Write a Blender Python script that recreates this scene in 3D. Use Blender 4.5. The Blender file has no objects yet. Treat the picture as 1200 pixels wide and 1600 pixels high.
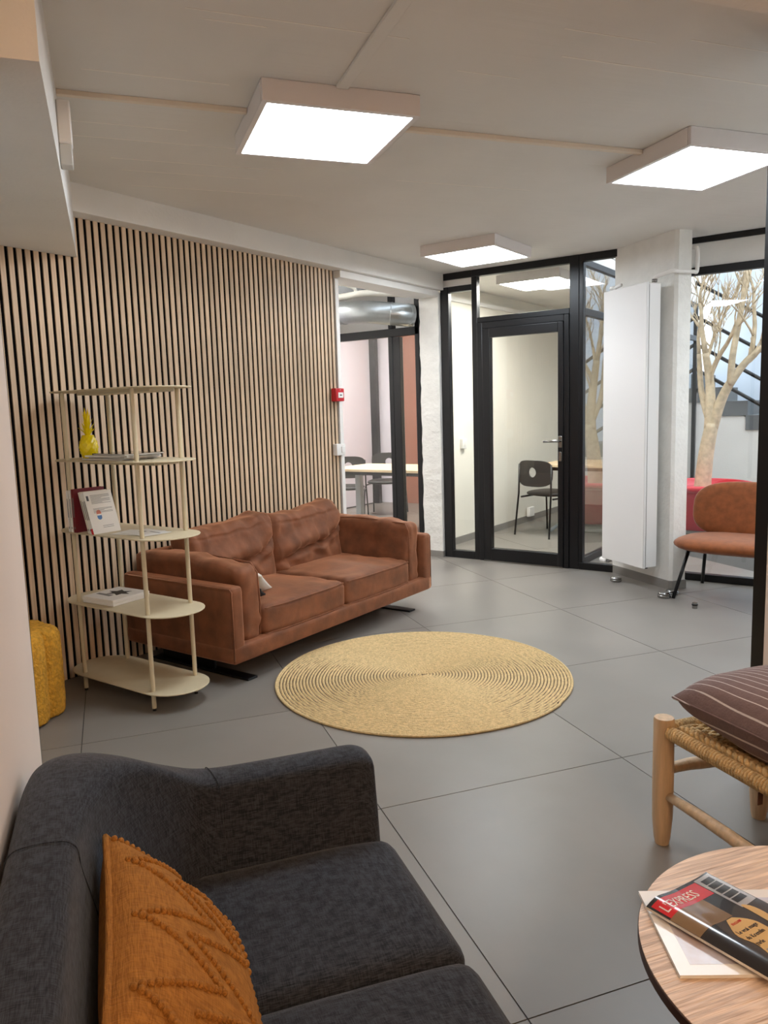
import bpy, bmesh, math, random
from mathutils import Vector, Matrix, noise
random.seed(7)
PI = math.pi
S = bpy.context.scene
COL = S.collection

# ------------------------------------------------------------------ camera
H = 1.375
cam_d = bpy.data.cameras.new('camera')
cam = bpy.data.objects.new('camera', cam_d)
COL.objects.link(cam)
cam_d.sensor_fit = 'HORIZONTAL'
cam_d.sensor_width = 36.0
cam_d.lens = 36.0 * 1199.6 / 1200.0
cam_d.clip_start = 0.02
_p, _r, _t = math.radians(7.5837), math.radians(-1.738), math.radians(35.048)
_right = Vector((1, 0, 0)); _up = Vector((0, math.sin(_p), math.cos(_p))); _fwd = Vector((0, math.cos(_p), -math.sin(_p)))
_r2 = math.cos(_r) * _right + math.sin(_r) * _up
_u2 = -math.sin(_r) * _right + math.cos(_r) * _up
_rot = Matrix.Rotation(_t, 3, 'Z')
_r2, _u2, _b = _rot @ _r2, _rot @ _u2, _rot @ (-_fwd)
_m = Matrix((_r2, _u2, _b)).transposed().to_4x4()
_m.translation = (0, 0, H)
cam.matrix_world = _m
S.camera = cam

# ------------------------------------------------------------------ world, lamps, exposure
w = bpy.data.worlds.new('sky'); S.world = w; w.use_nodes = True
bg = w.node_tree.nodes['Background']
bg.inputs[0].default_value = (0.80, 0.89, 1.0, 1)
bg.inputs[1].default_value = 1.7
PANEL = 10.0          # emission of the ceiling panels
WARM = 16.0          # warm lamp behind the photographer
S.view_settings.view_transform = 'Standard'
S.view_settings.look = 'None'
S.view_settings.exposure = 1.45
S.view_settings.gamma = 1.0
S.view_settings.use_curve_mapping = False

# grid turned against the slatted wall: D runs to the right, C away from the camera
GA = math.radians(54.5)
DV = Vector((math.cos(GA), math.sin(GA), 0)); CV = Vector((-math.sin(GA), math.cos(GA), 0))
def W(d, c, z=0.0):
    return d * DV + c * CV + Vector((0, 0, z))

lamp = bpy.data.lights.new('warm_lamp', 'POINT'); lamp.energy = WARM; lamp.color = (1.0, 0.72, 0.46); lamp.shadow_soft_size = 0.07
lo = bpy.data.objects.new('warm_lamp', lamp); COL.objects.link(lo); lo.location = W(0.9, -0.95, 2.385)

# ------------------------------------------------------------------ materials
def lin(c):
    return tuple(((v / 255) / 12.92 if v / 255 <= 0.04045 else ((v / 255 + 0.055) / 1.055) ** 2.4) for v in c)
MATS = {}
def mat(name, rgb, rough=0.5, metal=0.0, var=0.0, vscale=6.0, stretch=(1, 1, 1), bump=0.0, bscale=80.0,
        bstretch=(1, 1, 1), sheen=0.0, coat=0.0, rvar=0.0, objvar=0.0, rgb2=None, spec=0.5, detail=4.0):
    m = bpy.data.materials.new(name); m.use_nodes = True; MATS[name] = m
    nt = m.node_tree; N = nt.nodes; L = nt.links
    b = N['Principled BSDF']
    b.inputs['Roughness'].default_value = rough; b.inputs['Metallic'].default_value = metal
    b.inputs['Specular IOR Level'].default_value = spec
    b.inputs['Sheen Weight'].default_value = sheen
    b.inputs['Sheen Roughness'].default_value = 0.4
    b.inputs['Coat Weight'].default_value = coat
    c1 = lin(rgb); c2 = lin(rgb2) if rgb2 else c1
    tc = N.new('ShaderNodeTexCoord')
    ca = tuple(max(0, v * (1 - var)) for v in c1) + (1,); cb = tuple(min(1, v * (1 + var)) for v in c2) + (1,)
    mp = N.new('ShaderNodeMapping'); mp.inputs['Scale'].default_value = stretch
    L.new(tc.outputs['Object'], mp.inputs['Vector'])
    nz = N.new('ShaderNodeTexNoise'); nz.inputs['Scale'].default_value = vscale; nz.inputs['Detail'].default_value = detail
    L.new(mp.outputs[0], nz.inputs['Vector'])
    rp = N.new('ShaderNodeValToRGB'); rp.color_ramp.elements[0].position = 0.32; rp.color_ramp.elements[1].position = 0.68
    rp.color_ramp.elements[0].color = ca; rp.color_ramp.elements[1].color = cb
    L.new(nz.outputs['Fac'], rp.inputs[0])
    out = rp.outputs[0]
    if objvar:
        oi = N.new('ShaderNodeObjectInfo')
        hs = N.new('ShaderNodeHueSaturation')
        mr = N.new('ShaderNodeMapRange'); mr.inputs[3].default_value = 1 - objvar; mr.inputs[4].default_value = 1 + objvar
        L.new(oi.outputs['Random'], mr.inputs[0]); L.new(mr.outputs[0], hs.inputs['Value']); L.new(out, hs.inputs['Color'])
        out = hs.outputs[0]
    L.new(out, b.inputs['Base Color'])
    if rvar:
        mr = N.new('ShaderNodeMapRange'); mr.inputs[3].default_value = max(0.02, rough - rvar); mr.inputs[4].default_value = min(1, rough + rvar)
        L.new(nz.outputs['Fac'], mr.inputs[0]); L.new(mr.outputs[0], b.inputs['Roughness'])
    if bump:
        mp2 = N.new('ShaderNodeMapping'); mp2.inputs['Scale'].default_value = bstretch
        L.new(tc.outputs['Object'], mp2.inputs['Vector'])
        n2 = N.new('ShaderNodeTexNoise'); n2.inputs['Scale'].default_value = bscale; n2.inputs['Detail'].default_value = 3
        L.new(mp2.outputs[0], n2.inputs['Vector'])
        bp = N.new('ShaderNodeBump'); bp.inputs['Strength'].default_value = bump; bp.inputs['Distance'].default_value = 0.01
        L.new(n2.outputs['Fac'], bp.inputs['Height']); L.new(bp.outputs[0], b.inputs['Normal'])
    return m
def emis(name, rgb, strength):
    m = bpy.data.materials.new(name); m.use_nodes = True; nt = m.node_tree
    nt.nodes.remove(nt.nodes['Principled BSDF'])
    e = nt.nodes.new('ShaderNodeEmission'); e.inputs[0].default_value = lin(rgb) + (1,); e.inputs[1].default_value = strength
    nt.links.new(e.outputs[0], nt.nodes['Material Output'].inputs[0]); return m
def glass(name, tint=(240, 245, 244), k=1.8):
    m = bpy.data.materials.new(name); m.use_nodes = True; nt = m.node_tree; N = nt.nodes; L = nt.links
    N.remove(N['Principled BSDF'])
    t = N.new('ShaderNodeBsdfTransparent'); t.inputs[0].default_value = lin(tint) + (1,)
    g = N.new('ShaderNodeBsdfGlossy'); g.inputs['Roughness'].default_value = 0.0
    f = N.new('ShaderNodeFresnel'); f.inputs[0].default_value = 1.5
    geo = N.new('ShaderNodeNewGeometry')
    s = N.new('ShaderNodeMath'); s.operation = 'SUBTRACT'; s.inputs[0].default_value = 1.0; L.new(geo.outputs['Backfacing'], s.inputs[1])
    mu = N.new('ShaderNodeMath'); mu.operation = 'MULTIPLY'; L.new(f.outputs[0], mu.inputs[0]); L.new(s.outputs[0], mu.inputs[1])
    m2 = N.new('ShaderNodeMath'); m2.operation = 'MULTIPLY'; m2.use_clamp = True; L.new(mu.outputs[0], m2.inputs[0]); m2.inputs[1].default_value = k
    x = N.new('ShaderNodeMixShader'); L.new(m2.outputs[0], x.inputs[0]); L.new(t.outputs[0], x.inputs[1]); L.new(g.outputs[0], x.inputs[2])
    L.new(x.outputs[0], N['Material Output'].inputs[0]); return m
def weave(m, scale, strength, coord='Object'):
    """adds a woven thread relief to a material"""
    nt = m.node_tree; N = nt.nodes; L = nt.links; b = N['Principled BSDF']
    tc = N.new('ShaderNodeTexCoord'); hs = []
    for ax in 'XYZ':
        wv = N.new('ShaderNodeTexWave'); wv.wave_type = 'BANDS'; wv.bands_direction = ax
        wv.inputs['Scale'].default_value = scale; wv.inputs['Distortion'].default_value = 1.2; wv.inputs['Detail'].default_value = 1.5
        wv.inputs['Detail Scale'].default_value = 2.0
        L.new(tc.outputs[coord], wv.inputs['Vector']); hs.append(wv.outputs['Fac'])
    a = N.new('ShaderNodeMath'); a.operation = 'ADD'; L.new(hs[0], a.inputs[0]); L.new(hs[1], a.inputs[1])
    a2 = N.new('ShaderNodeMath'); a2.operation = 'ADD'; L.new(a.outputs[0], a2.inputs[0]); L.new(hs[2], a2.inputs[1])
    bp = N.new('ShaderNodeBump'); bp.inputs['Strength'].default_value = strength; bp.inputs['Distance'].default_value = 0.004
    L.new(a2.outputs[0], bp.inputs['Height']); L.new(bp.outputs[0], b.inputs['Normal'])
    return m

def threads(m, fine, dark, light, strength=0.4):
    """fabric of crossing threads: two stretched noises drive colour and relief"""
    nt = m.node_tree; N = nt.nodes; L = nt.links; b = N['Principled BSDF']
    tc = N.new('ShaderNodeTexCoord'); outs = []
    for sc in ((fine, fine * 0.07, fine * 0.07), (fine * 0.07, fine, fine * 0.07), (fine * 0.07, fine * 0.07, fine)):
        mp = N.new('ShaderNodeMapping'); mp.inputs['Scale'].default_value = sc; L.new(tc.outputs['Object'], mp.inputs['Vector'])
        nz = N.new('ShaderNodeTexNoise'); nz.inputs['Scale'].default_value = 1.0; nz.inputs['Detail'].default_value = 2.0
        L.new(mp.outputs[0], nz.inputs['Vector']); outs.append(nz.outputs['Fac'])
    a = N.new('ShaderNodeMath'); a.operation = 'ADD'; L.new(outs[0], a.inputs[0]); L.new(outs[1], a.inputs[1])
    a2 = N.new('ShaderNodeMath'); a2.operation = 'ADD'; L.new(a.outputs[0], a2.inputs[0]); L.new(outs[2], a2.inputs[1])
    mr = N.new('ShaderNodeMapRange'); mr.inputs[1].default_value = 1.25; mr.inputs[2].default_value = 1.75; L.new(a2.outputs[0], mr.inputs[0])
    mx = N.new('ShaderNodeMix'); mx.data_type = 'RGBA'; L.new(mr.outputs[0], mx.inputs[0])
    mx.inputs[6].default_value = lin(dark) + (1,); mx.inputs[7].default_value = lin(light) + (1,)
    L.new(mx.outputs[2], b.inputs['Base Color'])
    bp = N.new('ShaderNodeBump'); bp.inputs['Strength'].default_value = strength; bp.inputs['Distance'].default_value = 0.003
    L.new(a2.outputs[0], bp.inputs['Height']); L.new(bp.outputs[0], b.inputs['Normal'])
    return m

white_paint = mat('white_paint', (232, 229, 224), 0.65, var=0.03, vscale=3, bump=0.15, bscale=60)
ceil_paint = mat('ceiling_paint', (226, 222, 216), 0.6, var=0.03, vscale=2, bump=0.12, bscale=14)
rough_plaster = mat('rough_plaster', (226, 224, 218), 0.75, var=0.04, vscale=8, bump=0.6, bscale=35)
pink_wall = mat('pink_white_wall', (229, 214, 202), 0.6, var=0.02, vscale=2)
lilac_wall = mat('lilac_wall', (222, 216, 226), 0.6, var=0.02, vscale=2)
terra_wall = mat('terracotta_wall', (150, 98, 78), 0.6, var=0.05, vscale=2)
blue_wall = mat('pale_blue_wall', (206, 218, 232), 0.5, var=0.06, vscale=1.2, stretch=(4, 1, 0.4))
cream_wall = mat('cream_wall', (234, 229, 216), 0.6, var=0.03, vscale=2, bump=0.3, bscale=14, bstretch=(3, 3, 0.3))
skirt = mat('grey_skirting', (128, 124, 118), 0.4, var=0.05)
grout = mat('grout', (70, 67, 63), 0.8)
tile_m = mat('grey_floor_tile', (126, 120, 113), 0.36, var=0.09, vscale=2.2, rvar=0.07, bump=0.03, bscale=7, objvar=0.03, detail=5)
felt = mat('black_felt', (8, 6, 6), 0.95, spec=0.1)
slat_m = mat('oak_slat', (208, 180, 150), 0.5, var=0.10, vscale=5, stretch=(18, 18, 0.7), objvar=0.10, bump=0.1, bscale=40, bstretch=(6, 6, 0.4), rgb2=(216, 188, 158))
black_m = mat('black_aluminium', (12, 12, 15), 0.35, var=0.05, spec=0.4)
dark_grey = mat('dark_grey_metal', (66, 70, 72), 0.4)
pane_m = glass('clear_glass', (247, 247, 245))
pane2_m = glass('tinted_glass', (238, 238, 236), 2.6)
panel_on = emis('panel_light', (236, 246, 255), PANEL)
panel_far = emis('panel_light_office', (252, 252, 248), PANEL * 2.6)
fixture = mat('white_fixture', (232, 226, 224), 0.35)
steel = mat('brushed_steel', (150, 148, 145), 0.25, metal=1.0, var=0.04, vscale=30)
galv = mat('galvanised_duct', (176, 182, 184), 0.33, metal=1.0, var=0.08, vscale=9)
plastic_w = mat('white_plastic', (236, 234, 230), 0.35)
red_p = mat('red_plastic', (190, 28, 40), 0.35)
radiator_w = mat('radiator_white', (220, 218, 215), 0.3)
shelf_m = mat('beige_powder_coat', (205, 190, 158), 0.42, var=0.03, vscale=12)
velvet = mat('rust_velvet', (108, 66, 42), 0.68, var=0.18, vscale=9, bump=0.14, bscale=26, sheen=0.8, detail=5, rgb2=(124, 75, 48), spec=0.3)
velvet.node_tree.nodes['Principled BSDF'].inputs['Sheen Tint'].default_value = lin((240, 176, 138)) + (1,)
velvet_o = mat('orange_velvet', (132, 74, 38), 0.65, var=0.18, vscale=22, bump=0.1, bscale=50, sheen=0.2, spec=0.25)
charcoal = threads(mat('charcoal_weave', (50, 53, 60), 0.9, sheen=0.12, spec=0.2), 700, (31, 34, 40), (62, 66, 74), 0.3)
mustard = threads(mat('mustard_cotton', (190, 118, 42), 0.9, spec=0.2), 620, (146, 94, 38), (176, 118, 52), 0.6)
boucle = mat('mustard_boucle', (206, 150, 46), 0.95, var=0.22, vscale=60, bump=1.0, bscale=90)
jute = mat('jute_braid', (212, 184, 134), 0.9, var=0.16, vscale=70, bump=0.6, bscale=190)
yellow_c = mat('yellow_glaze', (250, 226, 18), 0.2, coat=0.3)
trunk_m = mat('beige_trunking', (230, 216, 198), 0.5)
paper = mat('white_paper', (235, 232, 226), 0.6)
cream_p = mat('cream_paper', (228, 220, 204), 0.6)
black_ink = mat('black_ink', (26, 26, 28), 0.5)
grey_ink = mat('grey_ink', (120, 118, 116), 0.6)
red_ink = mat('red_ink', (202, 26, 36), 0.35)
maroon = mat('maroon_cover', (112, 20, 34), 0.45)
blue_ink = mat('blue_ink', (60, 110, 170), 0.5)
oak_top = mat('oak_veneer', (200, 170, 146), 0.35, var=0.16, vscale=5, stretch=(1.2, 26, 1), bump=0.35, bscale=6, bstretch=(1.5, 34, 1), rgb2=(230, 206, 182), detail=8)
oak_edge = mat('dark_table_edge', (70, 44, 34), 0.5)
log_m = mat('eucalyptus_wood', (206, 176, 140), 0.5, var=0.16, vscale=6, stretch=(10, 10, 0.8), bump=0.15, bscale=20, bstretch=(6, 6, 0.6))
rope_m = mat('seagrass_rope', (204, 170, 118), 0.8, var=0.28, vscale=45, bump=0.6, bscale=160)
plum = mat('plum_cotton', (122, 98, 94), 0.85, var=0.08, vscale=60, bump=0.25, bscale=140)
gloss_dark = mat('glossy_dark_print', (40, 36, 36), 0.18, var=0.1, coat=0.5)
gloss_tan = mat('glossy_tan_print', (214, 176, 112), 0.2, var=0.05, coat=0.5)
gloss_brown = mat('glossy_brown_print', (130, 104, 74), 0.2, var=0.15, vscale=14, coat=0.5)
gloss_grey = mat('glossy_grey_print', (170, 172, 176), 0.2, coat=0.5)
gloss_red = mat('glossy_red_print', (206, 28, 36), 0.2, coat=0.5)
gloss_white = mat('glossy_white_print', (232, 228, 222), 0.35, coat=0.15)
gloss_pink = mat('glossy_soft_print', (206, 176, 160), 0.35, var=0.3, vscale=9, rgb2=(190, 198, 216), coat=0.15)
pot_red = mat('red_planter', (206, 44, 60), 0.35)
grey_pl = mat('grey_plinth', (178, 178, 172), 0.6)
bark = mat('pale_bark', (206, 188, 160), 0.8, var=0.2, vscale=18, bump=0.4, bscale=40)
soil = mat('soil', (80, 62, 48), 0.95, bump=0.8, bscale=60)
stair_m = mat('grey_stair', (104, 108, 110), 0.6)
black_seat = mat('black_seat', (36, 33, 32), 0.5)
beech = mat('beech_top', (222, 198, 164), 0.45, var=0.08, vscale=4, stretch=(1, 8, 1))
[n for n in oak_top.node_tree.nodes if n.type == 'TEX_NOISE'][0].inputs['Distortion'].default_value = 0.9
leg_grey = mat('grey_leg', (168, 174, 178), 0.4)

# ------------------------------------------------------------------ mesh helpers
class MB:
    def __init__(s): s.v = []; s.f = []
    def add(s, vs, fs, M=None):
        o = len(s.v)
        s.v += [tuple(M @ Vector(v)) if M else tuple(v) for v in vs]
        s.f += [tuple(i + o for i in f) for f in fs]; return s
    def box(s, x0, x1, y0, y1, z0, z1, M=None):
        vs = [(x0, y0, z0), (x1, y0, z0), (x1, y1, z0), (x0, y1, z0), (x0, y0, z1), (x1, y0, z1), (x1, y1, z1), (x0, y1, z1)]
        return s.add(vs, [(0, 3, 2, 1), (4, 5, 6, 7), (0, 1, 5, 4), (1, 2, 6, 5), (2, 3, 7, 6), (3, 0, 4, 7)], M)
    def dcbox(s, d0, d1, c0, c1, z0, z1):
        return s.box(d0, d1, c0, c1, z0, z1, Matrix.Rotation(GA, 4, 'Z'))
    def prism(s, poly, z0, z1, M=None):
        n = len(poly); vs = [(x, y, z0) for x, y in poly] + [(x, y, z1) for x, y in poly]
        fs = [tuple(range(n - 1, -1, -1)), tuple(range(n, 2 * n))] + [(i, (i + 1) % n, n + (i + 1) % n, n + i) for i in range(n)]
        return s.add(vs, fs, M)
    def lathe(s, prof, n=24, M=None):
        vs = []; fs = []; k = len(prof)
        for i in range(n):
            a = 2 * PI * i / n
            for r, z in prof: vs.append((r * math.cos(a), r * math.sin(a), z))
        for i in range(n):
            j = (i + 1) % n
            for q in range(k - 1): fs.append((i * k + q, j * k + q, j * k + q + 1, i * k + q + 1))
        if prof[0][0] > 1e-5: fs.append(tuple(i * k for i in range(n - 1, -1, -1)))
        if prof[-1][0] > 1e-5: fs.append(tuple(i * k + k - 1 for i in range(n)))
        return s.add(vs, fs, M)
    def tube(s, path, r, n=8, closed=False, cap=True):
        P = [Vector(p) for p in path]; m = len(P); vs = []; fs = []
        rr = r if isinstance(r, (list, tuple)) else [r] * m
        up = None
        for i in range(m):
            if closed: t = P[(i + 1) % m] - P[i - 1]
            else: t = P[min(i + 1, m - 1)] - P[max(i - 1, 0)]
            t.normalize()
            if up is None:
                up = Vector((0, 0, 1)) if abs(t.z) < 0.9 else Vector((1, 0, 0))
            a = up - t * up.dot(t)
            if a.length < 1e-6: a = t.orthogonal()
            a.normalize(); up = a; b = t.cross(a)
            for q in range(n):
                g = 2 * PI * q / n; vs.append(tuple(P[i] + rr[i] * (math.cos(g) * a + math.sin(g) * b)))
        for i in range(m if closed else m - 1):
            j = (i + 1) % m
            for q in range(n):
                q2 = (q + 1) % n; fs.append((i * n + q, i * n + q2, j * n + q2, j * n + q))
        if cap and not closed:
            fs.append(tuple(range(n - 1, -1, -1))); fs.append(tuple((m - 1) * n + q for q in range(n)))
        return s.add(vs, fs)
    def ball(s, c, r, n=8, k=6, sc=(1, 1, 1), M=None):
        pr = [(max(1e-6, math.sin(PI * i / k)), -math.cos(PI * i / k)) for i in range(k + 1)]
        T = Matrix.Translation(c) @ Matrix.Diagonal((r * sc[0], r * sc[1], r * sc[2], 1))
        return s.lathe(pr, n, (M @ T) if M else T)
    def mesh(s, name):
        me = bpy.data.meshes.new(name); me.from_pydata(s.v, [], s.f); me.update(); return me

def fixn(me, weld=1e-5):
    bm = bmesh.new(); bm.from_mesh(me)
    bmesh.ops.remove_doubles(bm, verts=bm.verts, dist=weld)
    bmesh.ops.recalc_face_normals(bm, faces=bm.faces)
    bm.to_mesh(me); bm.free(); me.update()

def build(name, mb, m, parent=None, smooth=False, bevel=0.0, segs=2, loc=None, rotz=None, subsurf=0, autos=None):
    me = mb.mesh(name) if isinstance(mb, MB) else mb
    fixn(me)
    o = bpy.data.objects.new(name, me); COL.objects.link(o)
    me.materials.append(m)
    if parent: o.parent = parent
    if smooth or subsurf:
        for p in me.polygons: p.use_smooth = True
        if autos:
            try: me.set_sharp_from_angle(angle=math.radians(autos))
            except Exception: pass
    if bevel:
        b = o.modifiers.new('bevel', 'BEVEL'); b.width = bevel; b.segments = segs; b.limit_method = 'ANGLE'; b.angle_limit = math.radians(40)
        for p in me.polygons: p.use_smooth = True
        try: me.set_sharp_from_angle(angle=math.radians(40))
        except Exception: pass
    if subsurf:
        sm = o.modifiers.new('sub', 'SUBSURF'); sm.levels = subsurf; sm.render_levels = subsurf
    if loc is not None: o.location = loc
    if rotz is not None: o.rotation_euler = (0, 0, rotz)
    return o
def tag(o, label, cat, group=None):
    o['label'] = label; o['category'] = cat
    if group: o['group'] = group
    return o
def thing(name, label, cat, loc=(0, 0, 0), rotz=0.0, group=None):
    o = bpy.data.objects.new(name, None); COL.objects.link(o); o.location = loc; o.rotation_euler = (0, 0, rotz)
    o.empty_display_size = 0.1
    return tag(o, label, cat, group)
def struct(name, mb, m, label, parent=None, **k):
    o = build(name, mb, m, parent, **k)
    if parent is None: o['kind'] = 'structure'; o['label'] = label; o['category'] = name.split('_')[0]
    return o
def dup(o, parent=None, **k):
    c = o.copy(); COL.objects.link(c); c.parent = parent
    if 'loc' in k: c.location = k['loc']
    if 'rotz' in k: c.rotation_euler = (0, 0, k['rotz'])
    for ch in [q for q in o.children]:
        dup(ch, c)
    return c
def cubegrid(n):
    bm = bmesh.new(); bmesh.ops.create_cube(bm, size=2)
    bmesh.ops.subdivide_edges(bm, edges=bm.edges[:], cuts=n, use_grid_fill=True)
    me = bpy.data.meshes.new('c'); bm.to_mesh(me); bm.free(); return me
def rbox(lx, ly, lz, r=0.03, n=14, puff=0.0, fn=None, zoff=True):
    """soft box: rounded edges, puffed top and bottom, optional vertex function"""
    me = cubegrid(n); h = Vector((lx / 2, ly / 2, lz / 2)); r = min(r, min(h) * 0.98)
    for v in me.vertices:
        u = Vector([math.copysign(abs(math.sin(c * PI / 2)) ** 0.9, c) for c in v.co])
        p = Vector((u.x * h.x, u.y * h.y, u.z * h.z))
        q = Vector([max(-(h[i] - r), min(h[i] - r, p[i])) for i in range(3)]); d = p - q
        if d.length > 1e-9: p = q + d.normalized() * r * min(1.0, 1.0)
        if puff:
            f = (1 - u.x * u.x) * (1 - u.y * u.y)
            p.z += puff * f * (1 if u.z > 0 else -0.15) * abs(u.z)
        if fn: p = fn(p, u)
        v.co = p
    if zoff:
        for v in me.vertices: v.co.z += lz / 2
    me.update(); return me
def pillow(sx, sz, t, n=18, fn=None):
    """throw cushion standing in the local x-z plane, pinched at its edge"""
    me = cubegrid(n)
    for v in me.vertices:
        x, y, z = v.co
        k = max(0.0, (1 - abs(x) ** 2.6)) ** 0.5 * max(0.0, (1 - abs(z) ** 2.6)) ** 0.5
        px = sx / 2 * x * (1 - 0.05 * (1 - z * z)); pz = sz / 2 * z * (1 - 0.05 * (1 - x * x))
        p = Vector((px, y * (0.004 + t / 2 * k), pz))
        if fn: p = fn(p, Vector((x, y, z)))
        v.co = p
    me.update(); return me
def text_mesh(body, size, depth=0.0004, align='LEFT'):
    cu = bpy.data.curves.new('t', 'FONT'); cu.body = body; cu.size = size; cu.extrude = depth; cu.align_x = align
    cu.resolution_u = 2
    ob = bpy.data.objects.new('t', cu); COL.objects.link(ob)
    bpy.context.view_layer.update()
    me = bpy.data.meshes.new_from_object(ob.evaluated_get(bpy.context.evaluated_depsgraph_get()))
    bpy.data.objects.remove(ob); return me
def text(name, body, size, m, parent, loc, rot=(0, 0, 0), align='LEFT', sx=1.0):
    me = text_mesh(body, size, 0.0004, align); o = bpy.data.objects.new(name, me); COL.objects.link(o)
    me.materials.clear(); me.materials.append(m)
    o.parent = parent; o.location = loc; o.rotation_euler = rot; o.scale = (sx, 1, 1); return o
# ================================================================== THE SETTING
CEIL = 2.553
XS = -3.66           # face of the slats
YP = 6.125           # glazed partition
# ---- floor: grout bed with 1 m tiles laid on the turned grid
fl = struct('floor', MB().box(-7.2, 2.4, -2.6, 11.6, -0.12, -0.004), grout, 'grey stone-look tiled floor laid diagonally through the room')
tm = MB().box(-0.4982, 0.4982, -0.4982, 0.4982, -0.02, 0.0).mesh('tile'); fixn(tm); tm.materials.append(tile_m)
for i in range(-9, 10):
    for j in range(-8, 14):
        p = W(0.796 + i + 0.5, 0.382 + j + 0.5)
        if -7.1 < p.x < 2.3 and -2.2 < p.y < 11.4 and not (p.x > -2.1 and p.y > 6.9):
            t = bpy.data.objects.new('tile', tm); COL.objects.link(t); t.parent = fl
            t.location = (p.x, p.y, 0); t.rotation_euler = (0, 0, GA + (PI / 2) * ((i * 3 + j) % 4))
# ---- ceiling
def streaks(m):
    nt = m.node_tree; N = nt.nodes; L = nt.links; b = N['Principled BSDF']
    tc = N.new('ShaderNodeTexCoord'); r = N.new('ShaderNodeMapping'); r.vector_type = 'POINT'
    r.inputs['Rotation'].default_value = (0, 0, -GA)
    L.new(tc.outputs['Object'], r.inputs['Vector'])
    s = N.new('ShaderNodeMapping'); s.inputs['Scale'].default_value = (0.5, 14, 1); L.new(r.outputs[0], s.inputs['Vector'])
    nz = N.new('ShaderNodeTexNoise'); nz.inputs['Scale'].default_value = 1.6; nz.inputs['Detail'].default_value = 6
    L.new(s.outputs[0], nz.inputs['Vector'])
    bp = N.new('ShaderNodeBump'); bp.inputs['Strength'].default_value = 0.35; bp.inputs['Distance'].default_value = 0.008
    L.new(nz.outputs['Fac'], bp.inputs['Height']); L.new(bp.outputs[0], b.inputs['Normal'])
streaks(ceil_paint)
ce = struct('ceiling', MB().box(-3.80, 2.4, -2.6, YP + 0.05, CEIL, CEIL + 0.12), ceil_paint, 'white painted board-marked concrete ceiling of the lounge')
seam_m = mat('seam_lit_tone', (244, 238, 230), 0.5)  # whiter than the ceiling: light catching the ridges is put into the colour
def seam(d0, d1, c, wd=0.005, h=0.001):
    mb = MB(); mb.dcbox(d0, d1, c, c + wd, CEIL - h, CEIL + 0.001); build('seam', mb, seam_m, ce)
seam(1.55, 2.9, 2.42, 0.007, 0.0012); seam(0.0, 0.5, 2.95, 0.006); seam(-0.05, 0.65, 3.62); seam(0.1, 0.9, 3.88); seam(0.15, 0.8, 4.05)
seam(0.3, 1.0, 2.45); seam(1.9, 2.6, 2.2); seam(1.25, 1.5, 2.62); seam(0.35, 0.55, 2.5); seam(0.2, 1.1, 4.3); seam(1.5, 2.3, 3.9); seam(-0.05, 0.4, 3.45); seam(1.45, 1.8, 2.25)
# ---- slatted wall
BK = XS - 0.007
wl = struct('wall_left', MB().box(BK - 0.10, BK, 1.05, 4.655, 0, 2.43), felt, 'oak slat wall panelling on black felt behind the rust sofa')
pitch = 0.0444; y0 = 2.1068 + 0.0125          # a gap is centred on y = 2.1068
gap = 0.0186
sm_hi = MB().box(BK, XS, -(pitch - gap) / 2, (pitch - gap) / 2, 0.004, 2.413).mesh('slat')
sm_lo = MB().box(BK, XS, -(pitch - gap) / 2, (pitch - gap) / 2, 0.004, 2.209).mesh('slat')
for q in (sm_hi, sm_lo): fixn(q); q.materials.append(slat_m)
k = -22
yb = 2.118
while True:
    yy = yb + pitch * (k + 0.5)
    if yy + (pitch - gap) / 2 > 4.653: break
    if yy > 1.3:
        o = bpy.data.objects.new('slat', sm_lo if yy < 2.475 else sm_hi); COL.objects.link(o); o.parent = wl; o.location = (0, yy, 0)
    k += 1
# ---- soffit above the slats, bulkhead, beam
struct('trim_1', MB().box(-3.80, -3.556, 1.05, YP - 0.03, 2.413, CEIL + 0.01), white_paint, 'white boxed soffit running above the slat wall to the glass partition', bevel=0.004)
ZB = 2.21
def xat(d): return (0.5807 * d + 3.665) / 0.8141
pl = [W(-0.09, 2.08), W(-0.09, xat(-0.09)), W(-1.2, xat(-1.2)), W(-1.2, 2.08)]
struct('trim_2', MB().prism([(p.x, p.y) for p in pl], ZB, CEIL + 0.01), white_paint, 'low grey-white bulkhead box dropping from the ceiling over the slats at left')
struct('trim_3', MB().dcbox(-0.3, 2.6, 1.25, 1.74, 2.40, CEIL + 0.01), white_paint, 'painted ceiling beam above the photographer at top right')
# ---- opening jamb, lintel, pillar
jm = struct('trim_4', MB().box(-3.80, -3.652, 4.658, 4.70, 0, 2.36), white_paint, 'white door-opening casing at the end of the slat wall', bevel=0.003)
build('lintel', MB().box(-3.82, -3.60, 4.658, 6.07, 2.36, 2.412), white_paint, jm, bevel=0.003)
pr = MB()
nseg = 40; prof = []
rr = random.Random(5)
for i in range(nseg + 1):
    prof.append((rr.uniform(-0.006, 0.006), rr.uniform(-0.004, 0.004)))
for i in range(nseg):   # hacked plaster edges
    z0 = 2.40 * i / nseg; z1 = 2.40 * (i + 1) / nseg; a = prof[i]; b = prof[i + 1]
    lo = [(-3.80 + a[0], 6.07, z0), (-3.60, 6.07 + a[1], z0), (-3.60, 6.20, z0), (-3.80, 6.20, z0)]
    hi = [(-3.80 + b[0], 6.07, z1), (-3.60, 6.07 + b[1], z1), (-3.60, 6.20, z1), (-3.80, 6.20, z1)]
    pr.add(lo + hi, [(0, 1, 5, 4), (1, 2, 6, 5), (2, 3, 7, 6), (3, 0, 4, 7)])
pil = struct('wall_pillar', pr, rough_plaster, 'white rough plaster pillar between the opening and the glass partition')
build('baseboard', MB().box(-3.808, -3.592, 6.062, 6.2, 0, 0.055), skirt, pil)
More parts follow.
